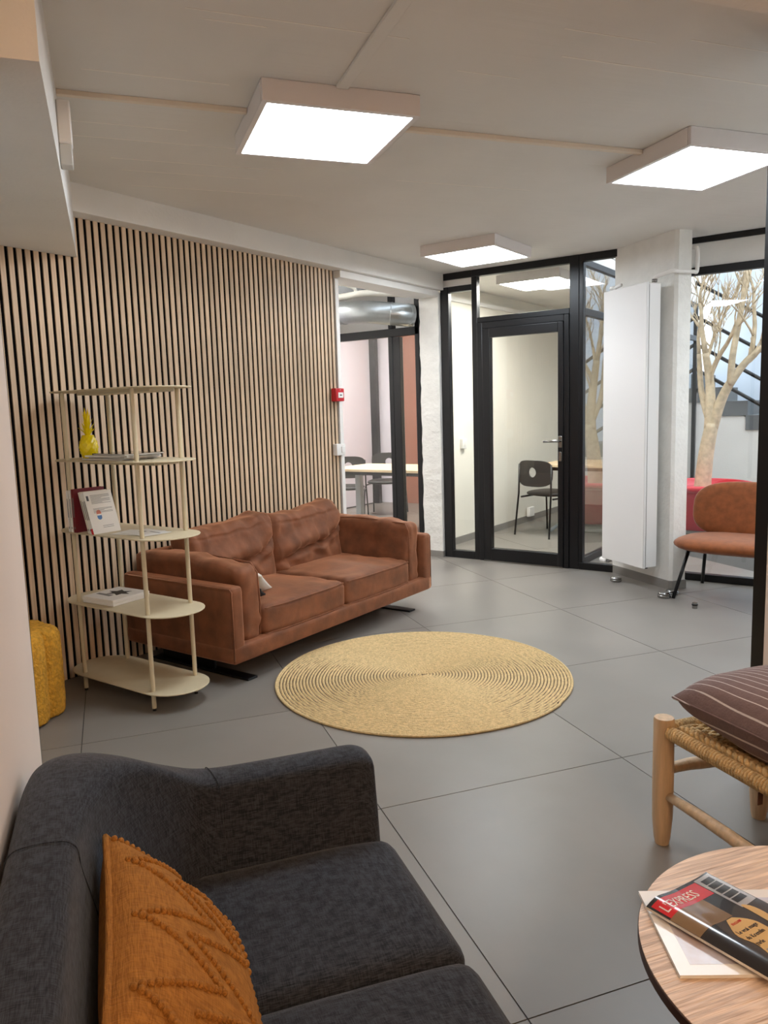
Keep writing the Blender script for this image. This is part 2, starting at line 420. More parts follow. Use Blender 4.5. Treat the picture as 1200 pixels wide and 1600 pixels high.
# ---- near walls left and right of the photographer's bay
wn = struct('wall_near_left', MB().dcbox(-0.32, -0.226, -1.4, 2.098, 0, CEIL), pink_wall, 'pinkish white wall end at the left edge beside the charcoal sofa')
build('edge_trim', MB().dcbox(-0.325, -0.2255, 2.098, 2.104, 0, CEIL), black_m, wn)
wr = struct('wall_near_right', MB().dcbox(2.1395, 2.29, -1.4, 2.045, 0, CEIL), pink_wall, 'beige wall sliver at the right edge behind the rope bench')
build('edge_trim', MB().dcbox(2.1385, 2.30, 2.045, 2.100, 0, CEIL), black_m, wr)
struct('wall_behind', MB().dcbox(-0.32, 2.29, -1.5, -1.4, 0, CEIL), pink_wall, 'plain wall behind the photographer')
struct('wall_alcove', MB().box(-3.78, -1.89, 0.95, 1.05, 0, CEIL), white_paint, 'side wall closing the alcove with the mustard pouf')
struct('wall_right', MB().box(0.75, 0.85, 2.6, 6.16, 0, CEIL), white_paint, 'far right side wall of the lounge')
struct('wall_right_return', MB().dcbox(2.29, 4.05, 1.9, 2.0, 0, CEIL), white_paint, 'return wall beside the lounge opening')
# ---- column with skirting
cm = MB()
ch = 0.02
cd_poly = [(3.80 + ch, 4.50), (3.93, 4.50), (3.93, 5.19), (3.80, 5.19), (3.80, 4.50 + ch)]
rt = Matrix.Rotation(GA, 4, 'Z')
cm.prism(cd_poly, 0, CEIL, rt)
colm = struct('wall_column', cm, rough_plaster, 'white painted concrete column behind the tall radiator')
build('baseboard', MB().prism([(3.793 + ch, 4.493), (3.937, 4.493), (3.937, 5.15), (3.793, 5.19), (3.793, 4.493 + ch)], 0, 0.065, rt), skirt, colm)
# ---- glazed partition
def frame(name, rects, y0_, y1_, m=black_m, parent=None, bevel=0.004):
    out = []
    for (x0, x1, z0, z1) in rects:
        out.append(build(name, MB().box(x0, x1, y0_, y1_, z0, z1), m, parent, bevel=bevel))
    return out
Y0, Y1 = 6.095, 6.155
def windowthing(n, label, bars, panes, y0_=Y0, y1_=Y1, pm=pane_m):
    e = bpy.data.objects.new('window_%d' % n, None); COL.objects.link(e); e['kind'] = 'structure'; e['label'] = label; e['category'] = 'window'
    frame('frame_bar', bars, y0_, y1_, black_m, e)
    yc = (y0_ + y1_) / 2
    for (x0, x1, z0, z1) in panes:
        build('pane', MB().box(x0, x1, yc - 0.004, yc + 0.004, z0, z1), pm, e)
    return e
windowthing(1, 'narrow black-framed glass sidelight left of the glazed door',
            [(-3.592, -3.51, 0.0, 2.435), (-3.51, -3.278, 0.0, 0.07), (-3.51, -3.278, 2.385, 2.435), (-3.278, -3.226, 0.0, 2.495), (-3.592, -3.278, 2.495, CEIL)],
            [(-3.51, -3.278, 0.07, 2.385)])
o = build('infill_panel', MB().box(-3.592, -3.278, 6.115, 6.14, 2.435, 2.495), white_paint, bpy.data.objects['window_1'])
windowthing(2, 'black-framed glass transom light above the glazed door',
            [(-3.278, -2.385, 2.495, CEIL), (-3.226, -2.385, 2.10, 2.145)], [(-3.226, -2.385, 2.145, 2.495)])
windowthing(3, 'black-framed glass sidelight between the door and the radiator column',
            [(-2.385, -2.305, 0.0, CEIL), (-2.305, -1.6, 2.495, CEIL), (-2.305, -1.6, 0.0, 0.06), (-2.305, -2.27, 0.06, 2.495)],
            [(-2.27, -1.6, 0.06, 2.495)])
windowthing(4, 'large black-framed window onto the planted stairwell at right',
            [(-1.62, 0.75, 2.51, CEIL), (-1.62, 0.75, 2.285, 2.34), (-1.62, 0.75, 0.0, 0.055)], [(-1.62, 0.75, 0.055, 2.285)])
build('infill_panel', MB().box(-1.62, 0.75, 6.112, 6.14, 2.34, 2.51), white_paint, bpy.data.objects['window_4'])
# door
dr = bpy.data.objects.new('door_1', None); COL.objects.link(dr); dr['kind'] = 'structure'; dr['category'] = 'door'
dr['label'] = 'black aluminium glazed office door with lever handle'
frame('door_frame', [(-3.226, -3.175, 0.0, 2.10), (-2.43, -2.385, 0.0, 2.10), (-3.175, -2.43, 2.045, 2.10)], 6.085, 6.155, black_m, dr)
lf = build('door_leaf', MB().box(-3.173, -3.105, 6.078, 6.14, 0.012, 2.043).box(-2.478, -2.432, 6.078, 6.14, 0.012, 2.043)
           .box(-3.105, -2.478, 6.078, 6.14, 0.012, 0.118).box(-3.105, -2.478, 6.078, 6.14, 1.965, 2.043), black_m, dr, bevel=0.004)
build('pane', MB().box(-3.105, -2.478, 6.105, 6.113, 0.118, 1.965), pane_m, lf)
hd = MB(); hd.box(-2.47, -2.438, 6.068, 6.078, 1.02, 1.115)
build('handle_plate', hd, steel, lf, bevel=0.003)
hm = MB(); hm.tube([(-2.452, 6.072, 1.075), (-2.452, 6.03, 1.075), (-2.47, 6.018, 1.075), (-2.58, 6.016, 1.072)], 0.010, 10)
build('lever_handle', hm, steel, lf, smooth=True)
build('lock_cylinder', MB().box(-2.467, -2.441, 6.066, 6.079, 0.905, 0.985), steel, lf, bevel=0.004)
build('threshold', MB().box(-3.175, -2.43, 6.07, 6.15, 0.0, 0.011), steel, dr)
# ---- office behind the door
struct('wall_office_left', MB().box(-3.92, -3.82, 6.20, 10.3, 0.0, CEIL + 0.2), cream_wall, 'cream textured side wall of the small office behind the door')
ob = bpy.data.objects['wall_office_left']
build('baseboard', MB().box(-3.822, -3.806, 6.20, 10.2, 0, 0.07), skirt, ob)
build('cable_duct', MB().box(-3.82, -3.79, 6.3, 10.2, 2.40, 2.44), plastic_w, ob)
struct('wall_office_back', MB().box(-3.92, -2.35, 10.2, 10.3, 0.0, CEIL + 0.2), cream_wall, 'cream back wall of the small office')
struct('ceiling_office', MB().box(-3.92, -2.36, YP + 0.052, 10.3, CEIL, CEIL + 0.1), white_paint, 'white ceiling of the small office')
# glass side of the office towards the stairwell
e = bpy.data.objects.new('window_5', None); COL.objects.link(e); e['kind'] = 'structure'; e['category'] = 'window'
e['label'] = 'glass side wall of the office mirroring the red planter'
for (ya, yb_, za, zb) in [(6.16, 10.2, 0.0, 0.06), (6.16, 10.2, 2.10, 2.16), (6.16, 10.2, 2.50, CEIL), (8.25, 8.31, 0.06, 2.5), (10.14, 10.2, 0.06, 2.5)]:
    build('frame_bar', MB().box(-2.38, -2.33, ya, yb_, za, zb), black_m, e, bevel=0.003)
for (ya, yb_, za, zb) in [(6.16, 8.25, 0.06, 2.10), (8.31, 10.14, 0.06, 2.10), (6.16, 8.25, 2.16, 2.50), (8.31, 10.14, 2.16, 2.50)]:
    build('pane', MB().box(-2.359, -2.351, ya, yb_, za, zb), pane2_m, e)
# ---- meeting room seen through the opening at left
struct('wall_meeting_left', MB().box(-6.75, -6.65, 4.0, 9.5, 0, 2.9), lilac_wall, 'lilac white side wall of the meeting room')
build('baseboard', MB().box(-6.65, -6.635, 4.0, 9.3, 0, 0.012), black_m, bpy.data.objects['wall_meeting_left'])
build('corner_post', MB().box(-6.65, -6.55, 9.22, 9.30, 0, 2.9), black_m, bpy.data.objects['wall_meeting_left'])
struct('wall_meeting_back', MB().box(-6.75, -3.92, 9.42, 9.52, 0, 2.9), terra_wall, 'terracotta back wall of the meeting room')
build('pale_strip', MB().box(-6.65, -6.42, 9.40, 9.42, 0, 2.9), lilac_wall, bpy.data.objects['wall_meeting_back'])
build('accent_strip', MB().box(-6.40, -6.28, 9.40, 9.42, 0, 2.9), mat('deep_orange', (176, 66, 40), 0.6), bpy.data.objects['wall_meeting_back'])
struct('wall_corridor', MB().box(-6.75, -3.80, 3.9, 4.0, 0, 2.9), white_paint, 'white wall of the passage behind the slats')
struct('ceiling_meeting', MB().box(-6.75, -3.83, 3.9, 9.52, 2.9, 3.0), white_paint, 'white ceiling over passage and meeting room')
struct('wall_meeting_upper', MB().box(-6.65, -3.80, 6.30, 6.34, 2.135, 2.9), white_paint, 'white upper wall band above the meeting room glazing')
windowthing(6, 'black-framed glazing of the meeting room seen through the opening',
            [(-6.65, -3.80, 2.055, 2.13), (-4.195, -4.145, 0.0, 2.055), (-4.143, -4.065, 0.0, 2.05), (-3.895, -3.848, 0.0, 2.5), (-6.65, -3.80, 0.0, 0.05), (-5.4, -5.35, 0.05, 2.055), (-4.19, -4.14, 2.13, 2.9)],
            [(-5.35, -4.195, 0.05, 2.055), (-6.65, -5.4, 0.05, 2.055), (-4.065, -3.895, 0.05, 2.05)], 6.13, 6.19)
# ---- stairwell behind the right window
struct('wall_stairwell_back', MB().box(-2.4, 2.4, 11.2, 11.3, 0, 4.2), blue_wall, 'pale blue daylit wall behind the stairs')
struct('wall_stairwell_right', MB().box(2.3, 2.4, 6.17, 11.2, 0, 4.2), white_paint, 'white side wall of the stairwell')
struct('wall_stairwell_upper', MB().box(-2.36, 2.4, 6.16, 6.24, CEIL + 0.002, 4.2), white_paint, 'white wall above the stairwell window')
struct('wall_stairwell_left', MB().box(-2.46, -2.36, 6.24, 11.3, CEIL + 0.11, 4.2), white_paint, 'white wall above the office glazing')
# ================================================================== FITTINGS
def ceiling_light(label, d0, c0, turned=True, s=0.605, z0=2.475, lm=panel_on, grp='square ceiling light panels'):
    if turned: t = thing('ceiling_light', label, 'light', W(d0 + s / 2, c0 + s / 2, z0), GA, grp)
    else: t = thing('ceiling_light', label, 'light', (d0 + s / 2, c0 + s / 2, z0), 0, grp)
    h = s / 2; k = h - 0.022; zt = CEIL - z0 - 0.0005
    mb = MB()
    mb.box(-h, h, -h, -k, 0, zt); mb.box(-h, h, k, h, 0, zt); mb.box(-h, -k, -k, k, 0, zt); mb.box(k, h, -k, k, 0, zt)
    build('housing', mb, fixture, t, bevel=0.002)
    build('diffuser', MB().box(-k + 0.0005, k - 0.0005, -k + 0.0005, k - 0.0005, 0.004, 0.012), lm, t)
    return t
ceiling_light('lit square ceiling panel nearest, above the round rug', 0.598, 2.853)
ceiling_light('lit square ceiling panel at the right edge near the column', 2.466, 2.845)
ceiling_light('lit square ceiling panel in front of the glazed door', -3.075, 4.945, False)
ceiling_light('lit ceiling panel inside the small office above the door', -3.25, 6.52, False, lm=panel_far)
ml = thing('ceiling_light', 'lit ceiling panel inside the meeting room behind the slats', 'light', (-5.3, 7.4, 2.82), 0, 'square ceiling light panels')
build('housing', MB().box(-0.5, 0.5, -0.3, 0.3, 0.012, 0.079), fixture, ml); build('diffuser', MB().box(-0.48, 0.48, -0.28, 0.28, 0.0, 0.011), panel_far, ml)
ml = thing('ceiling_light', 'lit ceiling panel in the passage above the silver duct', 'light', (-5.6, 5.1, 2.82), 0, 'square ceiling light panels')
build('housing', MB().box(-0.3, 0.3, -0.3, 0.3, 0.012, 0.079), fixture, ml); build('diffuser', MB().box(-0.28, 0.28, -0.28, 0.28, 0.0, 0.011), panel_far, ml)

# surface cable trunking
def trunk(label, d0, d1, c0, c1, h, m=trunk_m):
    return tag(build('cable_trunking', MB().dcbox(d0, d1, c0, c1, CEIL - h, CEIL), m, bevel=0.002), label, 'trunking', 'ceiling cable trunking')
trunk('beige cable trunking from the bulkhead to the nearest ceiling panel', -0.0895, 0.597, 3.145, 3.170, 0.018)
trunk('cable trunking between the nearest and the right ceiling panel', 1.2045, 2.465, 3.163, 3.190, 0.019)
trunk('flat cable trunking running from the nearest panel towards the viewer', 0.872, 0.918, 1.745, 2.852, 0.012, ceil_paint)
ceiling_light('added unseen ceiling panel beyond the right edge, brightening the column side', 4.334, 2.85)  # extra panel added out of view to brighten the column and orange chair
e = thing('alarm_sensor', 'small white sensor box on the bulkhead edge', 'sensor', W(-0.0895, 3.03, 2.25), GA)
build('body', MB().box(0, 0.045, -0.035, 0.035, 0.07, 0.215), plastic_w, e, bevel=0.006)
build('lens', MB().box(0.0, 0.042, -0.033, 0.033, 0.0, 0.07), mat('sensor_lens', (205, 208, 206), 0.2), e, bevel=0.004)
build('chip', MB().box(0.01, 0.03, -0.015, 0.015, 0.01, 0.04), dark_grey, e)

# fire call point and light switch on the opening casing
e = thing('fire_call_point', 'red fire alarm call point at the end of the slat wall', 'fire alarm', (-3.66, 4.62, 1.448))
build('box', MB().box(0.0005, 0.05, -0.05, 0.05, 0, 0.098), red_p, e, bevel=0.006)
build('label_plate', MB().box(0.05, 0.053, -0.026, 0.034, 0.026, 0.066), plastic_w, e, bevel=0.002)
build('print', MB().box(0.053, 0.0534, -0.008, 0.016, 0.042, 0.050), black_ink, e)
build('led', MB().ball((0.05, 0.0, 0.085), 0.004), plastic_w, e)
e = thing('light_switch', 'white light switch box at the opening casing under the fire alarm', 'switch', (-3.66, 4.622, 1.04))
build('box', MB().box(0.0005, 0.042, -0.055, 0.05, 0, 0.088), plastic_w, e, bevel=0.005)
build('rocker', MB().box(0.042, 0.049, -0.004, 0.036, 0.02, 0.068), plastic_w, e, bevel=0.002)

# duct and pipes behind the opening
def arc_path(pts, n=10):
    """catmull-rom through points"""
    P = [Vector(p) for p in pts]; out = []
    for i in range(len(P) - 1):
        a = P[max(i - 1, 0)]; b = P[i]; c = P[i + 1]; d = P[min(i + 2, len(P) - 1)]
        for k in range(n):
            t = k / n
            out.append(0.5 * ((2 * b) + (c - a) * t + (2 * a - 5 * b + 4 * c - d) * t * t + (3 * b - a - 3 * c + d) * t ** 3))
    out.append(P[-1]); return out
e = thing('ventilation_duct', 'silver galvanised ventilation duct elbow above the meeting room glazing', 'duct', (0, 0, 0))
dp = arc_path([(-5.5, 6.28, 2.285), (-4.85, 5.98, 2.285), (-4.55, 5.87, 2.285), (-4.25, 5.86, 2.27), (-3.99, 5.98, 2.235), (-3.90, 6.10, 2.225)])
build('elbow', MB().tube(dp, 0.102, 28), galv, e, smooth=True, autos=50)
for i in (12, 22, 38, 46):
    t = (dp[i + 1] - dp[i - 1]).normalized(); a = t.orthogonal().normalized(); b = t.cross(a)
    build('seam_ring', MB().tube([dp[i] + 0.1035 * (math.cos(g) * a + math.sin(g) * b) for g in [2 * PI * q / 28 for q in range(28)]], 0.0035, 6, True), galv, e, smooth=True)
e = thing('ceiling_pipes', 'cream painted pipes above the silver duct', 'pipe', (0, 0, 0))
build('main_pipe', MB().tube(arc_path([(-5.3, 5.9, 2.44), (-4.6, 5.95, 2.45), (-4.3, 6.0, 2.46), (-3.95, 6.22, 2.43)]), 0.03, 12), cream_wall, e, smooth=True)
for x in (-4.72, -4.45):
    build('branch_pipe', MB().tube(arc_path([(x, 5.97, 2.45), (x, 5.95, 2.52), (x - 0.12, 5.7, 2.55), (x - 0.6, 5.2, 2.56)]), 0.016, 10), cream_wall, e, smooth=True)
build('bracket', MB().box(-4.89, -4.87, 5.93, 5.95, 2.40, 2.9), cream_wall, e)
tag(build('steel_beam', MB().box(-5.6, -4.15, 6.06, 6.10, 2.47, 2.64), black_m), 'black steel beam above the pipes of the passage', 'beam')

# radiator on the column
RD = Matrix.Rotation(GA, 4, 'Z')
e = thing('radiator', 'tall flat white panel radiator standing off the column', 'radiator', W(3.68, 4.83, 0), GA)
build('front_panel', MB().box(-0.062, -0.04, -0.25, 0.25, 0.158, 2.208), radiator_w, e, bevel=0.004)
build('body', MB().box(-0.04, 0.058, -0.25, 0.25, 0.165, 2.200), radiator_w, e, bevel=0.004)
build('side_groove', MB().box(-0.0405, -0.0385, -0.2512, -0.2495, 0.17, 2.19), skirt, e)
for (ya, za) in ((-0.15, 1.9), (0.11, 1.9), (-0.15, 0.4)): build('wall_bracket', MB().box(0.058, 0.119, ya, ya + 0.04, za, za + 0.04), radiator_w, e)
vm = MB(); vm.tube([(-0.0, 0.22, 0.17), (0.0, 0.22, 0.135), (0.0, 0.25, 0.125), (0.0, 0.29, 0.125)], 0.012, 10)
build('valve_pipe', vm, steel, e, smooth=True)
build('thermostat_valve', MB().tube([(0.0, 0.265, 0.125), (0.0, 0.275, 0.125), (0.0, 0.34, 0.125)], [0.018, 0.024, 0.022], 16), plastic_w, e, smooth=True, autos=40)
build('bottom_cap', MB().box(-0.02, 0.02, -0.2, -0.17, 0.145, 0.166), black_m, e)
build('top_valve', MB().tube([(0.0, 0.19, 2.20), (0.0, 0.19, 2.235), (0.0, 0.12, 2.245)], 0.013, 10).tube([(0.0, 0.205, 2.235), (0.0, 0.245, 2.235)], 0.016, 10), plastic_w, e, smooth=True)
e = thing('heating_pipe', 'white heating pipe bent round the column above the radiator', 'pipe', (0, 0, 0))
hp = arc_path([W(3.69, 4.59, 2.205), W(3.69, 4.585, 2.235), W(3.71, 4.55, 2.25), W(3.745, 4.475, 2.265), W(3.80, 4.472, 2.265), W(3.92, 4.472, 2.265), W(3.955, 4.475, 2.275), W(3.957, 4.475, 2.40), W(3.957, 4.50, 2.435), W(3.96, 4.64, 2.44), W(3.985, 4.70, 2.43)], 6)
build('pipe', MB().tube(hp, 0.014, 12), white_paint, e, smooth=True)
build('coupling', MB().tube([W(3.69, 4.59, 2.205), W(3.69, 4.588, 2.228)], 0.019, 12), steel, e, smooth=True)
build('elbow_nut', MB().tube([W(3.985, 4.70, 2.43), W(3.99, 4.71, 2.40)], 0.02, 12), steel, e, smooth=True)

# steel floor studs
def stud(x, y, r, h, label):
    t = thing('floor_outlet', label, 'floor outlet', (x, y, 0), 0, 'steel floor outlets by the column')
    build('ring', MB().lathe([(r * 0.9, 0), (r, 0.004), (r, h * 0.45), (r * 0.9, h * 0.55)], 28), steel, t, smooth=True, autos=35)
    build('cap', MB().lathe([(r * 0.94, h * 0.56), (r * 0.95, h * 0.8), (r * 0.8, h), (1e-6, h * 1.02)], 28), steel, t, smooth=True, autos=35)
stud(-1.889, 5.80, 0.043, 0.036, 'round steel floor outlet below the left edge of the radiator')
stud(-1.435, 5.465, 0.046, 0.04, 'round steel floor outlet standing nearest in front of the column corner')
stud(-1.415, 5.59, 0.046, 0.03, 'round steel floor outlet half hidden behind another at the column corner')
e = thing('door_stop', 'small steel door stop on the floor beside the orange chair', 'door stop', (-1.182, 5.26, 0))
build('post', MB().lathe([(0.017, 0), (0.017, 0.02), (0.012, 0.022), (0.012, 0.03)], 20), steel, e, smooth=True, autos=35)
build('rubber_ring', MB().lathe([(0.019, 0.021), (0.021, 0.026), (0.019, 0.031)], 20), black_m, e, smooth=True)
build('cap', MB().lathe([(0.016, 0.031), (0.016, 0.04), (1e-6, 0.042)], 20), steel, e, smooth=True, autos=35)
e = thing('wall_socket', 'white socket on the cream wall behind the office chair', 'socket', (-3.806, 8.45, 0.06))
build('box', MB().box(0, 0.04, -0.07, 0.07, 0.0, 0.11), plastic_w, e, bevel=0.006)
build('face', MB().box(0.04, 0.043, -0.045, 0.045, 0.02, 0.09), paper, e, bevel=0.003)
e = thing('wall_switch', 'white switch on the office wall behind the narrow sidelight', 'switch', (-3.82, 6.86, 0.96))
build('box', MB().box(0.0, 0.035, -0.04, 0.04, 0.0, 0.10), plastic_w, e, bevel=0.005)
build('rocker', MB().box(0.035, 0.04, -0.025, 0.025, 0.03, 0.085), paper, e, bevel=0.002)
# ================================================================== LOUNGE FURNITURE
def nz3(p, s, off=0.0):
    return noise.noise(Vector((p.x * s[0] + off, p.y * s[1] + off * 1.7, p.z * s[2] - off)))
# ---- rust velvet sofa (local x = towards the room, y = along the wall)
so = thing('sofa', 'rust brown velvet two-seat sofa standing against the slat wall', 'sofa', (-3.2, 3.555, 0))
build('base', rbox(0.865, 1.90, 0.095, 0.02, 8), velvet, so, smooth=True, loc=(0.0025, 0, 0.12))
for s in (-1, 1):
    build('arm', rbox(0.86, 0.085, 0.40, 0.022, 10), velvet, so, smooth=True, loc=(0.0, s * 0.9055, 0.118))
    build('arm_piping', MB().tube([(-0.41, s * 0.944, 0.508), (0.415, s * 0.944, 0.508), (0.427, s * 0.944, 0.495), (0.427, s * 0.944, 0.14)], 0.004, 6), velvet, so, smooth=True)
build('back', rbox(0.10, 1.73, 0.50, 0.03, 10), velvet, so, smooth=True, loc=(-0.378, 0, 0.12))
def seatfn(off):
    def f(p, u):
        n = nz3(p, (5, 5, 5), off) * 0.014 + nz3(p, (16, 10, 16), off) * 0.006 - 0.006 * abs(nz3(p, (14, 6, 14), off + 3))
        p.z += n * (0.4 + 0.6 * max(0, u.z)); p.x += 0.010 * (1 - u.y * u.y) * max(0, u.x) + nz3(p, (9, 9, 14), off) * 0.005
        return p
    return f
for i, yc in enumerate((-0.355, 0.355)):
    c = build('seat_cushion', rbox(0.66, 0.706, 0.165, 0.035, 20, 0.03, seatfn(3.1 + i * 5)), velvet, so, smooth=True, loc=(0.083, yc, 0.205))
    for zz in (0.012, 0.150):
        x1, yh = 0.322, 0.334
        path = arc_path([(-0.28, -yh - 0.006, zz), (0.26, -yh - 0.006, zz), (x1 + 0.006, -yh + 0.05, zz), (x1 + 0.016, 0, zz), (x1 + 0.006, yh - 0.05, zz), (0.26, yh + 0.006, zz), (-0.28, yh + 0.006, zz)], 6)
        build('piping', MB().tube(path, 0.004, 6), velvet, c, smooth=True)
def backfn(off, flip):
    def f(p, u):
        h = (u.z + 1) / 2; y = u.y * flip
        p.x -= 0.15 * (p.z + 0.22)                     # leaning back
        p.z += (0.020 * abs(u.y) ** 3 - 0.010 * (1 - u.y * u.y) + 0.02 * flip * u.y) * max(0, u.z)
        if u.x > -0.4 or u.z > 0.6:
            hc = 0.42 + 0.24 * (y - 0.15) * abs(y - 0.15) + 0.10 * y * y + 0.05 * nz3(p, (0, 6, 0), off)
            d = h - hc
            up = max(0.0, min(1.0, d / 0.10))
            x = 0.045 * math.exp(-((d - 0.15) / 0.14) ** 2) - 0.032 * math.exp(-(d / 0.035) ** 2)
            fan = math.sin((y * 5 + d * 9) * 2.2 + nz3(p, (3, 7, 7), off) * 4)
            x += 0.012 * fan * (1 - up) * math.exp(-((d + 0.12) / 0.16) ** 2)
            x += 0.014 * math.exp(-((d + 0.10) / 0.03) ** 2) * (0.5 + 0.5 * y)
            gath = math.sin(u.y * 17 + nz3(p, (2, 9, 6), off + 2) * 5 + d * 6 * y)
            x += 0.010 * gath * up * (1 - 0.5 * h)
            x -= 0.008 * math.exp(-((h - 0.86) / 0.02) ** 2)
            x += nz3(p, (9, 12, 9), off) * 0.014 + nz3(p, (22, 30, 14), off) * 0.007
            p.x += x * (0.35 + 0.65 * max(0, u.x)) * (1 - 0.6 * abs(u.y) ** 6)
            p.z += nz3(p, (10, 14, 6), off + 4) * 0.014
        return p
    return f
for i, (yc, w_) in enumerate(((-0.345, 0.70), (0.345, 0.68))):
    build('back_cushion', rbox(0.20, w_, 0.42, 0.07, 46, 0, backfn(1.7 + 6 * i, 1)), velvet, so, smooth=True, loc=(-0.205, yc, 0.315))
def armfn(s, off):
    def f(p, u):
        if u.z > 0: p.y += s * 0.02 * u.z * max(0, 1); p.z += 0.018 * (1 - u.x * u.x) - 0.012 * u.x
        p.y += nz3(p, (6, 6, 6), off) * 0.022 + nz3(p, (16, 8, 20), off) * 0.008; p.z += nz3(p, (9, 6, 9), off) * 0.014 - 0.008 * math.exp(-((p.x - 0.30) / 0.02) ** 2); p.x += nz3(p, (14, 14, 14), off) * 0.010
        return p
    return f
for s in (-1, 1):
    c = build('arm_cushion', rbox(0.80, 0.155, 0.42, 0.05, 22, 0, armfn(s, 4.4 + s)), velvet, so, smooth=True, loc=(0.0, s * 0.775, 0.195))
    build('piping', MB().tube([(0.39, -s * 0.055, 0.03), (0.401, -s * 0.055, 0.20), (0.395, -s * 0.05, 0.36), (0.36, -s * 0.04, 0.412), (0.0, -s * 0.035, 0.432), (-0.36, -s * 0.035, 0.42)], 0.004, 6), velvet, c, smooth=True)
for yc in (-0.80, 0.74):
    build('leg', MB().box(-0.36, 0.40, yc - 0.035, yc + 0.035, 0.0, 0.012).prism([(-0.30, yc - 0.008), (0.12, yc - 0.008), (0.12, yc + 0.008), (-0.30, yc + 0.008)], 0.012, 0.122), black_m, so, bevel=0.002)
sp = thing('throw_pillow', 'black and white throw pillow tucked behind the near arm of the rust sofa', 'cushion', (-3.05, 2.945, 0.398), math.radians(30))
me = pillow(0.30, 0.26, 0.09, 12)
build('cover', me, mat('off_white_cotton', (225, 220, 210), 0.8), sp, smooth=True, loc=(0, 0, 0.055)).rotation_euler = (math.radians(62), 0, 0)
me = pillow(0.302, 0.10, 0.06, 10)
build('dark_band', me, mat('black_cotton', (24, 24, 26), 0.85), sp, smooth=True, loc=(0, -0.095, 0.022)).rotation_euler = (math.radians(62), 0, 0)

# ---- shelving unit
X0, X1, YC, R = -3.44, -2.905, 2.335, 0.165
sh = thing('shelving_unit', 'beige metal shelving unit with five rounded trays beside the rust sofa', 'shelf', ((X0 + X1) / 2, YC, 0))
hx = (X1 - X0) / 2
def stadium(hx, r, n=14):
    p = [(hx + r * math.cos(a), r * math.sin(a)) for a in [-PI / 2 + PI * i / n for i in range(n + 1)]]
    return p + [(-hx + r * math.cos(a), r * math.sin(a)) for a in [PI / 2 + PI * i / n for i in range(n + 1)]]
bo = None
for z in (0.088, 0.458, 0.818, 1.170, 1.505):
    if bo is None:
        bo = build('tray', MB().prism(stadium(hx, R), 0, 0.006), shelf_m, sh, loc=(0, 0, z), bevel=0.0015)
        # folded stiffener under the tray
        build('stiffener', MB().box(-hx + 0.04, hx + 0.05, -0.07, 0.07, -0.016, 0.0), shelf_m, bo)
    else:
        dup(bo, sh, loc=(0, 0, z))
for x in (-hx, hx):
    for y in (-0.128, 0.128):
        p = build('post', MB().tube([(x, y, 0.012), (x, y, 1.506)], 0.0105, 14), shelf_m, sh, smooth=True, autos=40)
        build('foot', MB().tube([(x, y, 0.0), (x, y, 0.012)], 0.009, 12), black_m, p, smooth=True, autos=40)
# yellow pineapple
pa = thing('pineapple_ornament', 'glossy yellow pineapple ornament on the upper shelf', 'ornament', (-3.415, 2.315, 1.1765))
mb = MB(); prof = []
n, k = 40, 22
vs = []; fs = []
for i in range(k + 1):
    t = i / k; zz = 0.118 * t; r0 = 0.043 * (math.sin(PI * (0.16 + 0.70 * t))) ** 0.75
    for j in range(n):
        a = 2 * PI * j / n
        b = 0.0034 * (abs(math.sin(5 * a + t * 13)) + abs(math.sin(5 * a - t * 13)))
        vs.append(((r0 + b - 0.003) * math.cos(a), (r0 + b - 0.003) * math.sin(a), zz))
for i in range(k):
    for j in range(n): fs.append((i * n + j, i * n + (j + 1) % n, (i + 1) * n + (j + 1) % n, (i + 1) * n + j))
fs.append(tuple(range(n - 1, -1, -1))); fs.append(tuple(k * n + j for j in range(n)))
mb.add(vs, fs); build('body', mb, yellow_c, pa, smooth=True)
lr = random.Random(4)
for ring, (cnt, ln, lean, zb) in enumerate(((8, 0.045, 1.0, 0.112), (7, 0.055, 0.7, 0.125), (6, 0.062, 0.45, 0.142), (4, 0.075, 0.25, 0.16), (2, 0.08, 0.12, 0.175))):
    for j in range(cnt):
        a = 2 * PI * j / cnt + ring * 0.5; dx, dy = math.cos(a), math.sin(a); sx, sy = -dy, dx
        pts = []; 
        L3 = [(0.006, 0.0, 0.0), (0.006 + ln * 0.35 * lean, 0.009, ln * 0.5), (0.006 + ln * 0.9 * lean, 0.0, ln)]
        w0 = 0.007
        b0 = (dx * 0.004 + sx * w0, dy * 0.004 + sy * w0, zb); b1 = (dx * 0.004 - sx * w0, dy * 0.004 - sy * w0, zb)
        m0 = (dx * L3[1][0] + sx * w0, dy * L3[1][0] + sy * w0, zb + L3[1][2]); m1 = (dx * L3[1][0] - sx * w0, dy * L3[1][0] - sy * w0, zb + L3[1][2])
        mi = (dx * (L3[1][0] - 0.004), dy * (L3[1][0] - 0.004), zb + L3[1][2]); bi = (0, 0, zb)
        tp = (dx * L3[2][0], dy * L3[2][0], zb + L3[2][2])
        build('leaf', MB().add([b0, b1, m0, m1, tp, mi, bi], [(0, 1, 3, 2), (2, 3, 4), (0, 2, 5, 6), (1, 6, 5, 3), (2, 4, 5), (3, 5, 4), (0, 6, 1)]), yellow_c, pa)
